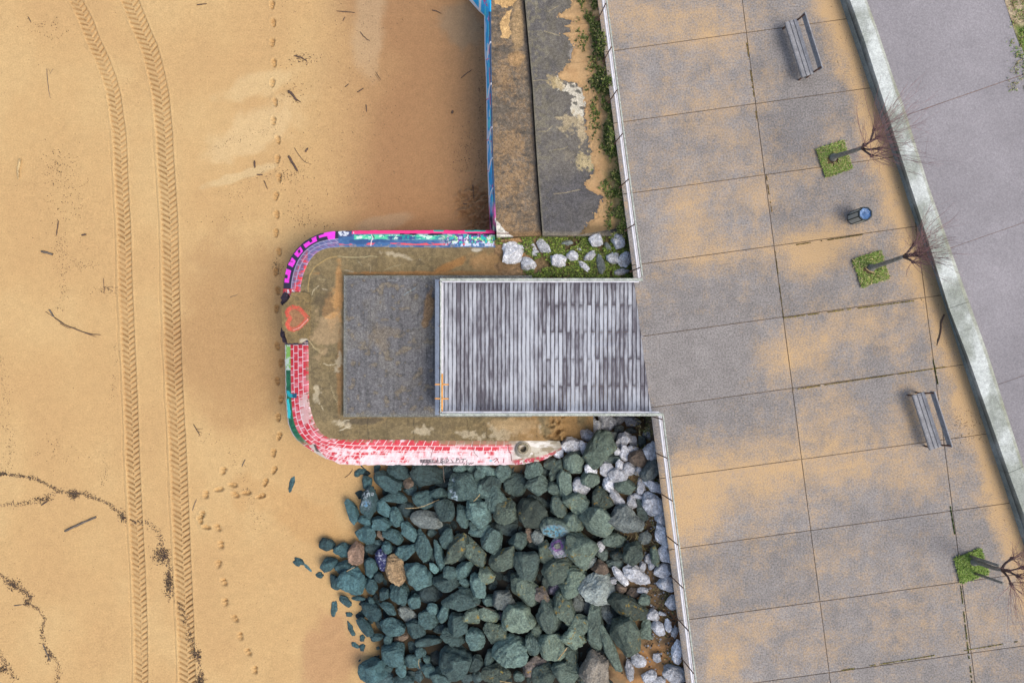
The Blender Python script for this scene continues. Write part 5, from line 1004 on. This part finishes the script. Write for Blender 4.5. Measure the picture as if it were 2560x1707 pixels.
ROCKS = {
  'A': (720, 1140, .21259, "850 190 65 45 -30 f|40 330 105 34 100 f|740 640 165 62 72 g|950 560 165 100 85 Gb|935 315 85 60 90 g|1160 310 190 95 25 g|1290 170 140 95 35 g|1600 220 200 130 20 g|1410 310 70 60 30 t|1770 270 42 36 0 p|2060 380 190 160 10 Gw|1270 490 155 65 5 g|1130 610 115 75 60 g|1390 610 110 105 0 d|1590 520 125 100 0 g|1770 440 95 65 -5 g|1850 630 125 125 0 g|2230 640 150 130 30 g|1080 790 130 80 10 g|1270 730 120 70 70 g|1640 765 170 95 10 r|900 760 80 55 10 g|920 930 120 118 0 g|1230 950 130 80 25 g|1420 880 130 75 45 g|1080 930 60 35 60 t|1590 1080 185 95 85 g|1390 1130 120 90 -20 g|440 1040 95 70 10 g|620 1110 105 80 15 g|800 1170 125 88 90 T|460 1280 100 82 -30 g|640 1300 95 75 -10 g|960 1300 115 75 85 g|1100 1220 125 70 80 P|1270 1350 155 118 70 TT|1870 980 100 75 100 g|1980 1090 190 90 -60 o|2060 720 140 70 75 g|2230 840 110 75 30 g|2200 1150 185 110 60 o|1780 1180 190 50 75 g|1900 1380 90 70 40 g|2060 1330 110 80 -50 g|1000 1070 90 70 0 d|1160 1080 75 60 80 g|1830 840 95 60 -20 d|1070 1010 60 40 0 d|2300 390 110 95 90 g|2020 145 80 50 10 g|2160 140 70 45 0 g|1720 1170 80 55 90 d|1710 1310 62 38 50 g|2240 230 60 50 0 d|1840 330 110 50 -10 d|1450 400 80 60 0 d|1690 900 70 50 0 d|1250 1110 45 60 0 d|1880 180 70 80 0 d|120 1240 80 42 35 f|230 1310 60 18 40 f|370 1400 45 42 0 f|1050 140 45 40 80 f"),
  'B': (1180, 1140, .22109, "700 170 115 88 -40 g|830 175 60 52 0 d|890 80 75 60 -30 g|960 150 120 58 -60 g|1150 80 120 112 0 g|1340 155 75 70 0 w|1520 145 75 75 0 w|1670 100 55 45 80 w|1780 140 75 70 0 w|1650 220 95 88 30 w|1880 170 60 40 90 w|2030 160 120 88 -50 r|1230 340 100 95 20 w|1330 270 100 80 0 g|1550 320 80 62 60 w|1910 330 95 48 -80 w|2058 345 105 58 28 w|1740 350 120 70 0 g|1640 480 118 58 55 w|1805 530 80 66 70 w|1870 455 60 34 25 w|2050 560 130 98 70 w|2180 695 90 80 0 w|2170 900 118 82 65 w|2200 1100 90 80 30 w|2165 1290 95 65 -25 w|170 160 100 50 20 g|350 190 110 90 40 g|80 205 70 55 0 g|190 330 130 112 -10 g|510 320 150 138 80 g|750 340 130 112 0 g|930 370 80 62 0 g|1045 310 145 85 85 g|270 490 155 115 80 g|900 270 60 44 0 d|1190 545 145 115 15 o|1460 490 125 110 0 o|970 560 130 82 65 g|700 660 170 145 40 o|390 630 140 128 0 o|90 640 150 130 0 g|570 640 105 58 90 d|790 530 130 58 25 d|960 810 175 105 10 C|1000 1040 110 104 0 V|1240 1050 205 165 60 oo|1180 750 115 108 0 g|1430 740 168 148 40 g|1750 740 185 132 30 r|1920 620 130 58 70 d|400 820 170 82 10 d|100 830 110 80 -15 g|235 970 150 120 60 g|530 970 105 92 -20 g|640 900 85 48 75 b|740 920 85 78 90 r|840 1100 125 85 70 o|360 1150 150 110 -50 o|620 1240 165 155 0 g|970 1290 160 118 -40 o|1600 950 120 78 10 g|1480 1110 80 70 0 d|1455 1020 55 48 90 w|1630 1120 70 66 0 d|1620 1210 100 58 0 d|1810 1110 118 104 90 g|1455 1265 85 78 40 b|1345 1200 70 52 -30 r|1860 1340 145 90 25 w|1690 1370 120 44 55 w|1925 1250 50 38 90 w|2000 1170 70 44 80 w|2070 1130 110 44 80 o|1960 930 85 72 0 r|400 1380 60 50 0 d|1000 1180 60 40 0 d|690 1010 70 45 0 d|1250 1290 50 50 0 d"),
  'C': (820, 1400, .19583, "300 300 165 155 40 g|100 285 100 72 60 g|460 290 65 58 80 g|560 340 95 78 70 g|650 220 65 65 0 g|720 430 90 70 90 g|905 440 138 120 80 g|1160 195 172 150 30 g|1280 420 140 125 0 d|1500 300 150 100 10 g|1740 280 80 55 30 g|1910 330 150 92 70 g|2010 210 105 95 60 o|1750 380 85 40 15 g|2060 515 90 85 0 g|2230 510 150 120 60 r|1690 510 190 115 5 g|1480 680 110 75 -70 g|1650 800 135 125 50 g|1840 720 130 100 -10 o|2040 700 150 75 20 o|2130 930 150 108 45 o|1880 1030 150 125 40 g|1570 980 155 100 30 g|1270 760 135 100 30 g|1010 680 130 85 35 r|1340 620 85 60 20 g|1110 530 90 88 0 g|770 610 120 58 40 g|570 660 140 95 35 g|820 850 165 130 20 g|480 850 150 75 55 g|1110 880 130 105 20 g|940 990 105 48 -20 b|1300 1030 170 75 -8 g|810 1220 150 148 0 g|540 1440 165 140 20 g|1065 1290 100 90 0 g|1620 1330 200 180 100 g|1880 1320 100 95 -30 g|2060 1270 110 65 -80 g|2260 1170 120 110 40 g|2160 1450 190 112 -10 o|1170 1180 65 58 0 g|1070 1110 80 58 90 d|1380 1250 112 78 90 d|1270 1410 95 75 -15 g|940 1410 85 70 85 g|1060 1440 55 48 0 d|760 1370 75 60 0 g|740 1500 120 58 -30 d|950 1545 140 65 0 g|1440 1500 140 100 0 g|1260 1270 60 48 80 g|770 1000 80 55 90 g|670 840 85 45 60 d|390 490 85 35 5 g|230 530 90 50 40 g|80 610 110 45 95 f|270 690 45 33 40 f|290 880 85 40 60 f|340 1080 55 38 30 f|440 1110 42 42 0 f|440 990 40 35 0 f|610 990 85 40 -10 g|550 520 45 45 0 g|610 470 50 45 0 d|1430 870 85 60 0 d|1770 1500 100 60 0 d|1900 1490 70 88 0 d|2290 780 100 80 90 g|2100 340 60 48 0 d|2220 710 50 38 80 p|1150 1480 60 80 0 d|1180 1350 45 70 0 d|640 1120 25 22 0 f"),
  'D': (1240, 1400, .21259, "910 250 170 142 -50 oo|1190 330 190 168 30 r|350 360 190 118 60 o|530 420 105 82 30 O|680 340 74 58 90 p|590 280 60 98 0 d|260 720 190 168 10 o|610 670 170 135 70 g|790 560 180 104 65 o|970 510 105 68 80 r|1080 550 80 43 90 r|1170 790 235 98 85 g|980 760 130 102 -20 o|1310 640 130 64 50 r|1570 570 220 108 28 o|1530 880 215 148 70 o|1370 1090 255 66 68 L|930 920 150 108 30 o|660 1020 170 140 70 o|880 1130 130 88 75 o|440 1000 125 93 70 g|190 1120 180 165 10 g|460 1250 150 100 -25 O|270 1370 70 60 0 g|580 1340 150 120 0 g|840 1330 140 128 0 g|1210 1130 110 100 0 d|1770 850 100 85 40 f|480 830 80 54 70 o|50 880 120 70 80 o|60 650 50 38 0 p|1180 1330 185 150 90 K|2020 280 105 82 10 w|2080 490 85 78 0 w|1850 650 75 68 0 w|1915 810 88 62 60 w|2030 770 62 38 80 w|2110 840 60 34 -60 w|2140 1090 120 58 95 w|1890 1145 52 42 60 w|1680 1190 80 72 0 w|1570 1310 112 52 85 w|1790 1370 100 68 -35 w|2110 1340 135 98 10 w|1930 1420 80 40 0 w|1730 360 70 38 0 w|1390 250 60 38 0 w|1480 345 65 58 0 b|1620 390 68 66 0 b|1740 470 70 60 30 g|1300 190 50 50 0 d|1330 780 50 60 0 d|1500 1000 40 80 0 d|1960 630 50 22 10 w|1830 60 40 45 0 w"),
  'E': (1080, 860, .2551, "1525 750 95 48 -10 w|1600 815 78 64 80 w|1720 785 98 68 45 w|1830 745 80 44 -10 w|1960 770 80 64 20 w|1840 835 50 44 0 r|1950 850 62 30 0 r|1770 905 62 46 0 r|1530 905 68 54 30 w|1880 940 82 62 -50 w|1970 945 52 48 60 w|2140 885 70 55 10 w|2220 835 60 24 90 w|1350 1000 102 72 -10 W|1490 1020 70 38 75 w|1240 1065 50 46 80 w|1650 1030 165 108 -65 OO|2160 1050 88 78 60 w|1885 1070 76 46 75 w|1960 1030 62 40 0 w|1810 1055 36 34 0 w|2020 1120 84 68 -30 b|1770 1125 80 50 0 d|1440 1080 40 40 0 d|2060 960 40 60 0 d"),
  'T': (1100, 540, .2381, "1640 260 78 66 60 w|1875 260 78 64 60 w|1840 150 62 38 35 r|1085 320 92 46 50 w|970 310 62 28 50 w|920 335 42 28 10 b|752 400 118 92 -50 WW|930 500 76 64 20 w|1230 470 86 68 30 w|1395 420 60 54 0 w|1580 410 76 38 -35 w|1690 510 92 43 85 r|1820 440 66 54 -10 w|1940 450 84 68 -50 w|1520 530 70 28 40 w|1910 590 72 34 -10 w|1340 280 56 25 0 r|1460 345 28 20 20 w|1760 320 50 24 60 r|700 330 44 60 10 w|1000 390 40 40 0 w"),
}
# ------------------------------------------------------------------ boulders
def rock_material():
    m, t, b = new_mat("riprap_rock", .75); p = pos(t); b.inputs["Specular IOR Level"].default_value = .3
    oi = nd(t, "ShaderNodeObjectInfo"); tc = nd(t, "ShaderNodeTexCoord").outputs["Object"]; c = oi.outputs["Color"]; lich = oi.outputs["Alpha"]
    n1, n2, n3 = noise_val(t, tc, 3.2, 5, .65), noise_val(t, tc, 17, 4, .7), noise_val(t, tc, 48, 2)
    pale = scale_col(t, c, mr(t, oi.outputs["Random"], 0, 1, 1.45, 2.15)); mp = nd(t, "ShaderNodeMapping"); mp.inputs["Scale"].default_value = (1, 1, .4); t.links.new(tc, mp.inputs[0])
    c = mixc(t, mr(t, n1, .36, .66, 0, .95), c, pale); c = scale_col(t, c, mr(t, n2, .30, .70, .58, 1.5)); c = scale_col(t, c, mr(t, noise_val(t, tc, 8, 4, .7), .3, .7, .75, 1.3)); c = scale_col(t, c, mr(t, n3, .3, .7, .8, 1.2))
    ln = mathn(t, 'MULTIPLY', mr(t, noise_val(t, tc, 5.5, 4, .7), .56, .62, 0, 1), mr(t, noise_val(t, tc, 1.6, 2), .45, .55, 0, 1)); ln = mathn(t, 'MULTIPLY', ln, lich)
    c = mixc(t, ln, c, mixc(t, mr(t, n2, .4, .6, 0, 1), alb(178, 132, 40), alb(160, 150, 62)))
    pm = nd(t, "ShaderNodeAttribute", attribute_name="paintmask").outputs["Fac"]; pc = nd(t, "ShaderNodeAttribute", attribute_name="col").outputs["Color"]
    c = mixc(t, pm, c, pc); t.links.new(c, b.inputs["Base Color"])
    bump(t, b, mathn(t, 'ADD', n1, mathn(t, 'MULTIPLY', n2, .9)), .06, 1.0); return m
M['rock'] = rock_material(); M['rubble'] = attr_mat('small_rubble', ((17, .35), (5, .3)), .8, .03)
_ico = {}
def ico(n):
    if n not in _ico:
        bm = bmesh.new(); bmesh.ops.create_icosphere(bm, subdivisions=n, radius=1); bm.verts.ensure_lookup_table()
        _ico[n] = (np.array([v.co[:] for v in bm.verts]), np.array([[v.index for v in f.verts] for f in bm.faces])); bm.free()
    return _ico[n]
def rock_verts(a, b, c, ang, rr, sub, flat=False):
    D, Fc = ico(sub); n = rr.integers(7, 11); N = rr.normal(0, 1, (n, 3)); N /= np.linalg.norm(N, axis=1)[:, None]; d = rr.uniform(.62, .95, n)
    k = rr.integers(5, 8); th = np.arange(k) * 2 * math.pi / k + rr.uniform(0, 6.28) + rr.normal(0, .18, k)       # side facets give an angular outline
    N = np.r_[N, np.stack([np.cos(th), np.sin(th), rr.uniform(-.15, .55, k)], -1)]; N /= np.linalg.norm(N, axis=1)[:, None]; d = np.r_[d, rr.uniform(.80, .95, k)]
    N = np.r_[N, [[rr.normal(0, .22), rr.normal(0, .22), 1]]]; N /= np.linalg.norm(N, axis=1)[:, None]; d = np.r_[d, rr.uniform(.62, .9)]
    dt = D @ N.T; r = np.where(dt > .05, d[None] / np.maximum(dt, .05), 9); r = -np.log(np.exp(-55 * np.minimum(r, 1.3)).sum(1) + np.exp(-55 * 1.18)) / 55
    r = r + .040 * sum(np.sin(D @ rr.normal(0, 3.2 * q, 3) + rr.uniform(0, 6)) / q for q in (1, 1.8, 3, 5)) + .026 * sum(np.sin(D @ rr.normal(0, 15 * q, 3) + rr.uniform(0, 6)) / q for q in (1, 1.6)) ; r = r * (1 + (.30 * sum(np.sin(np.arctan2(D[:, 1], D[:, 0]) * q + rr.uniform(0, 6)) / q for q in (2, 3, 5, 7)) if flat else 0)); r *= 1.19
    V = D * r[:, None] * np.array([a, b, c]); ca, sa = math.cos(ang), math.sin(ang); return np.stack([V[:, 0] * ca - V[:, 1] * sa, V[:, 0] * sa + V[:, 1] * ca, V[:, 2]], -1), Fc
rk = np.random.default_rng(77); ROCK = []
def bz(u, v): x, y, _ = P(u, v, 1.0); return float(bed(x, y))
def rock_color(t, u):
    f = np.clip((u - 900) / 550, 0, 1); j = rk.normal(1, .13)
    if t in 'gGCVfL': c = np.array((58, 85, 88)) * (1 - f) + np.array((88, 101, 90)) * f
    elif t in ('d',): c = np.array((58, 80, 84)) * (1 - f) + np.array((72, 82, 77)) * f
    elif t in ('o', 'oo', 'O', 'OO'): c = np.array((86, 99, 87))
    elif t in ('w', 'W', 'WW'): c = np.array((192, 194, 197)); j = rk.normal(1.0, .07)
    elif t == 'r': c = np.array((104, 111, 107))
    elif t == 'K': c = np.array((100, 95, 86))
    elif t == 't' or t == 'b': c = np.array((112, 98, 84))
    elif t == 'T': c = np.array((136, 112, 94)); j = 1
    elif t == 'TT': c = np.array((150, 126, 94)); j = 1
    elif t == 'p': c = np.array((104, 100, 112))
    elif t == 'P': c = np.array((48, 52, 96)); j = 1
    return np.clip(c * j, 20, 235)
SPEC = {'Gb': ("tall teal boulder with white scrawls and a blue tag", "the blue-tagged boulder"), 'Gw': ("large teal boulder with a vertical white tag", "the white-tagged boulder"), 'C': ("boulder sprayed bright cyan on one side amid the pile", "the cyan-sprayed boulder"),
        'V': ("rounded stone painted purple and white amid the pile", "the purple-painted stone"), 'T': ("smooth rounded brown stone at the sandy left edge of the pile", "the rounded brown stone"), 'TT': ("largest tan sandstone boulder among the teal ones", "the big tan boulder"),
        'P': ("indigo painted stone with white streaks beside the tan boulder", "the indigo stone"), 'L': ("long narrow upright green boulder near the sandy gap", "the long narrow boulder"), 'OO': ("largest lichen-spotted boulder among the white stones by the bunker", "the big lichened boulder"),
        'K': ("broken grey-brown concrete chunk at the bottom edge of the pile", "the concrete chunk"), 'WW': ("largest bright white stone in the planting bed near the terrace", "the largest white stone"), 'W': ("bright white stone resting on the tip of the painted coping", "the white stone on the coping tip")}
for key, (ox, oy, s_, txt) in ROCKS.items():
    for row in txt.split('|'):
        x, y, a, b_, an, t = row.split(); x, y, a, b_, an = map(float, (x, y, a, b_, an))
        ROCK.append(dict(u=ox + x * s_, v=oy + y * s_, a=a * s_, b=b_ * s_, ang=an, t=t, key=key))
# small fillers underneath, coloured darker to stand in for shade in the gaps
cov = [(r['u'], r['v'], r['a'], r['b'], math.radians(r['ang'])) for r in ROCK if r['key'] != 'T']
def covered(u, v, k=1.0):
    for cu, cv, a, b_, an in cov:
        p = (u - cu) * math.cos(an) + (v - cv) * math.sin(an); q = -(u - cu) * math.sin(an) + (v - cv) * math.cos(an)
        if (p / a) ** 2 + (q / b_) ** 2 < k: return True
    return False
LEFT = [(1165, 900), (1200, 890), (1330, 880), (1380, 862), (1430, 845), (1500, 880), (1600, 905), (1640, 880), (1720, 890)]
nf = 0
for _ in range(9000):
    u, v = rk.uniform(850, 1600), rk.uniform(1165, 1715)
    if u < np.interp(v, [p[0] for p in LEFT], [p[1] for p in LEFT]) + 6 or u > 1560 - (v > 1560) * 30: continue
    if v > 1560 and u > 1540: continue
    if covered(u, v, .92): continue
    if any((u - r['u']) ** 2 + (v - r['v']) ** 2 < 90 for r in ROCK[-nf:] if nf): continue
    a = rk.uniform(7, 16); ROCK.append(dict(u=u, v=v, a=a, b=a * rk.uniform(.6, .95), ang=rk.uniform(0, 180), t='d', key='X')); nf += 1
    if nf >= 230: break
RUB = MB()
for i, r in enumerate(ROCK):
    t, key = r['t'], r['key']; k = .0138; a, b_ = r['a'] * k, r['b'] * k; big = math.sqrt(a * b_)
    c = min(a, b_) * rk.uniform(.78, .98); low = t in ('d', 'f') or key == 'X'
    zb = bz(r['u'], r['v']) if key != 'T' else float(zbed(np.array(r['u']), 0)) + .0
    if key == 'E' and r['v'] < 1105 and r['u'] < 1450: zb = max(zb, 1.75)
    if key == 'T' and r['u'] < 1340: zb = 1.99
    if t == 'f': c = min(a, b_) * .55; zc = sand_z(r['u'], r['v']) + c * .05 if r['u'] < 1000 else zb + .02
    elif key == 'X': zc = zb - .10
    elif t in ('w', 'W', 'WW', 'b', 'p', 'r') and big < .35: c *= .85; zc = zb + (c * .45 if key in 'T' else c * .40) + (.14 if key in 'BE' and r['u'] < 1560 else 0)
    elif t == 'd': zc = zb - .04 + .02 * rk.random()
    else: zc = zb + c * .55 + .16 * rk.random() + .10
    if 850 < r['u'] < 1330 and 1150 < r['v'] < 1215: zc = min(zc, 1.30 - c)
    sub = 5 if t in ('Gb', 'Gw', 'C', 'V', 'P') else (4 if big > .24 else 3)
    vv_, Fc = rock_verts(a, b_, c, -math.radians(r['ang']), np.random.default_rng(1000 + i), sub, t == 'f')
    x, y, _ = P(r['u'], r['v'], zc + c * .25); V = vv_ + np.array([x, y, zc]); col_ = msk = None
    zmin = V[:, 2].min()
    if sub == 5:
        uu, vv = UV(V); p_ = Paint(uu, vv, (200, 210, 220)); p_.m = np.zeros(len(V))
        def pm(mask, rgb): p_.mix(mask, rgb); p_.m = np.maximum(p_.m, np.clip(mask, 0, 1))
        st = lambda pts, w: (1 - smooth(w / 2 - .6, w / 2 + .6, seg_dist(uu, vv, pts)))
        za = lambda pts: [(720 + q[0] * .21259, 1140 + q[1] * .21259) for q in pts]; zb_ = lambda pts: [(1180 + q[0] * .22109, 1140 + q[1] * .22109) for q in pts]; n_ = fbm(uu / 3, vv / 3, 3)
        if t == 'Gb':
            for s1 in ([(880, 460), (900, 430), (905, 480), (885, 490)], [(920, 410), (940, 400), (945, 430), (925, 440), (940, 460), (915, 490)], [(955, 430), (960, 470)], [(975, 440), (1005, 430), (1000, 460), (980, 455)], [(875, 540), (868, 580)]): pm(st(za(s1), 1.7) * .9, (214, 230, 236))
            pm(np.exp(-(((uu - za([(920, 565)])[0][0]) / 12) ** 2 + ((vv - za([(920, 565)])[0][1]) / 11) ** 2) * 1.4) * smooth(.42, .55, n_) * .95, (38, 150, 206))
        elif t == 'Gw':
            for s1 in ([(1950, 265), (1930, 280), (1958, 300)], [(1905, 400), (1930, 395), (1915, 430), (1905, 400)], [(1940, 430), (1970, 425), (1960, 465), (1940, 455)], [(1930, 480), (1985, 470), (1990, 505), (1935, 510), (1930, 480)], [(1935, 525), (1990, 515), (1975, 550), (1940, 548), (1935, 525)]): pm(st(za(s1), 1.8) * .9, (196, 224, 236))
        elif t == 'C':
            c0 = zb_([(930, 850)])[0]; pm(smooth(1.1, .7, np.hypot((uu - c0[0]) / 34, (vv - c0[1]) / 18) + .6 * (n_ - .5)) * smooth(.36, .5, n_) * .9, (58, 168, 196)); pm(smooth(1.1, .7, np.hypot((uu - c0[0]) / 34, (vv - c0[1]) / 18)) * smooth(.60, .66, n_) * .7, (176, 200, 204))
        elif t == 'V':
            pm(smooth(.3, .45, n_) * .75, (176, 166, 190)); ring_ = zb_([(905, 990), (985, 950), (1025, 1020), (1000, 1050), (945, 1065), (915, 1040), (905, 990)]); pm(st(ring_, 6) * .85, (170, 104, 184)); pm(in_poly(uu, vv, zb_([(935, 990), (995, 980), (1005, 1040), (945, 1055)])) * .9, (150, 152, 132)); pm(st(zb_([(935, 990), (995, 980), (1005, 1040), (945, 1055), (935, 990)]), 1.4), (60, 44, 70)); pm(st(zb_([(950, 1070), (1000, 1110), (1040, 1070)]), 2.4) * .8, (140, 88, 150)); pm(smooth(.6, .66, n_) * (vv > 1378) * .8, (226, 222, 228))
        else: pm(smooth(.60, .66, fbm(uu / 4, vv / 4, 3)) * .85, (196, 200, 226)); pm(smooth(.36, .28, n_) * .5, (40, 40, 90))
        col_, msk = p_.c, p_.m
    if key == 'X':
        RUB.add(V, Fc, alb(*(rock_color('d', r['u']) * .86)) ); continue
    nm = "concrete_chunk" if t == 'K' else ("boulder" if big > .22 else "stone"); base = np.array([x, y, zmin])
    o = mesh_np(nm, V - base, Fc, M['rock'], None, col_, False, {"paintmask": msk} if msk is not None else None); o.location = base
    cc = alb(*rock_color(t if len(t) == 1 else (t if t in ('oo', 'OO', 'WW', 'TT') else t[0]), r['u'])) ; cc = cc * (1.0 if t in ('w', 'W', 'WW', 'TT', 'T', 'P') else 1.12)
    lc = {'o': .85, 'oo': 1., 'O': 1., 'OO': .9}.get(t, 0.0)
    if t == 'g' and r['u'] > 1300 and rk.random() < .3: lc = .5
    if t == 'O': cc = alb(104, 96, 90)
    o.color = (*[float(q) for q in cc], lc); r['o'] = o; r['big'] = big
    r['shape'] = "long" if a / b_ > 1.9 else ("oblong" if a / b_ > 1.3 else "blocky")
ROCK = [r for r in ROCK if r['key'] != 'X']
o = RUB.build('rubble', M['rubble'], None, False, True); tag(o, kind='stuff')
# labels: look first, then the place beside the nearest thing one can find
lands = [(r['u'], r['v'], SPEC[r['t']][1], r) for r in ROCK if r['t'] in SPEC]
MARK = []
for q in ROCK:
    for ty, n_, w_ in (("O", 0, "the orange-crusted stone"),):
        if q['t'] == ty and not MARK: MARK.append((q, w_)); SPECX = q
bedland = [l for l in lands if l[3]['key'] == 'T'] + [(1600, 690, "the railing corner", None), (1440, 600, "the terrace corner", None)]
pile = [l for l in lands if l[3]['key'] != 'T'] + [(1307, 1119, "the vent pipe", None), (1050, 1150, "the black wall tag", None), (1655, 1040, "the lower railing corner", None), (1240, 1560, "the middle pile bottom", None)][:3] + [(q['u'], q['v'], w_, None) for q, w_ in MARK]
rank = {}
for r in ROCK:
    if r['t'] in SPEC: r['lab'] = SPEC[r['t']][0]; continue
    if MARK and r is MARK[0][0]: r['lab'] = 'stone with the thickest orange crust in the lower middle of the pile'; continue
    L = bedland if r['key'] == 'T' else pile
    l = min(L, key=lambda q: (q[0] - r['u']) ** 2 + (q[1] - r['v']) ** 2); an = math.degrees(math.atan2(r['v'] - l[1], r['u'] - l[0])) % 360
    sec = ["right of", "below right of", "below", "below left of", "left of", "above left of", "above", "above right of"][int((an + 22.5) // 45) % 8]
    rank.setdefault((l[2], sec), []).append((math.hypot(r['u'] - l[0], r['v'] - l[1]), r))
ORD = ["nearest", "second", "third", "fourth", "fifth", "sixth", "seventh", "eighth", "ninth", "tenth", "eleventh", "twelfth", "thirteenth", "fourteenth", "fifteenth", "sixteenth", "seventeenth", "eighteenth", "nineteenth", "twentieth"]
def colword(r):
    return {'g': "teal" if r['u'] < 1150 else "green-grey", 'd': "dark", 'f': "half-buried teal", 'o': "lichen-flecked", 'oo': "large-lichened", 'O': "orange-crusted", 'w': "white", 'r': "grey", 't': "tan", 'b': "brown", 'p': "purplish"}[r['t']]
for (ln, sec), lst in rank.items():
    lst.sort(key=lambda q: q[0])
    for i, (d, r) in enumerate(lst):
        size = "tiny" if r['big'] < .13 else "small" if r['big'] < .22 else "medium" if r['big'] < .38 else "large"
        r['lab'] = f"{size} {r['shape']} {colword(r)} {r['o'].name.split('.')[0]}, {ORD[min(i, 19)]} one {sec} {ln}"
for r in ROCK:
    w = r['t'] in ('w', 'W', 'WW') or r['key'] == 'T'
    tag(r['o'], r['lab'], "concrete" if r['t'] == 'K' else ("boulder" if r['o'].name.startswith("boulder") else "stone"), "stones in the planting bed" if r['key'] == 'T' else ("white stones beside the lower railing" if w else "boulders of the rock pile"))
# gravel and chips between the boulders and the railing
GV = MB(); r_ = np.random.default_rng(5)
for i in range(900):
    v = r_.uniform(1180, 1712); u = 1640 + (v - 1040) * .131 - abs(r_.normal(0, 60)) - 3
    s_ = r_.uniform(.012, .05); z = bz(u, v) + .01; x, y, _ = P(u, v, z); a = r_.uniform(0, 6.28); th = a + np.arange(5) * 1.257 + r_.normal(0, .2, 5)
    V = [(x + s_ * math.cos(q), y + s_ * math.sin(q), z) for q in th] + [(x, y, z + s_ * .8)]
    c_ = alb(*((np.array((170, 172, 176)) if r_.random() < .4 else np.array((88, 78, 66))) * r_.uniform(.75, 1.1))); GV.add(V, [(k, (k + 1) % 5, 5) for k in range(5)], c_)
o = GV.build("gravel", M['debris'], None, False, True); tag(o, kind="stuff")
for k, (pts, w, lb, mt) in enumerate([([(1012, 1270), (1050, 1269), (1098, 1248)], .035, "thin pale stick lying across the boulder with chalk marks", 'wood_pale'), ([(1107, 1152), (1109, 1185), (1111, 1206)], .04, "dark stick standing in the gap under the black wall tag", 'wood_grey'), ([(1184, 1253), (1192, 1245), (1200, 1235)], .04, "pale stick below right of the white-tagged boulder", 'wood_pale'), ([(1395, 1648), (1407, 1632), (1418, 1617)], .06, "pale split stick between boulders near the bottom edge", 'wood_pale'), ([(1188, 1509), (1212, 1518), (1236, 1526)], .03, "thin straight dark twig across the lower pile", 'wood_dark'), ([(1249, 1701), (1275, 1706), (1290, 1708)], .05, "pale stick at the very bottom of the boulder pile", 'wood_pale'), ([(1048, 1645), (1046, 1660), (1050, 1670)], .03, "thin forked pale twig among the lower teal boulders", 'wood_pale'), ([(866, 1428), (878, 1421), (887, 1417)], .04, "pale stick beside the rounded brown stone", 'wood_pale')]):
    stick(pts, w, lb, mt, zf=lambda u, v: bz(u, v) + .62, group="sticks caught on the boulders")
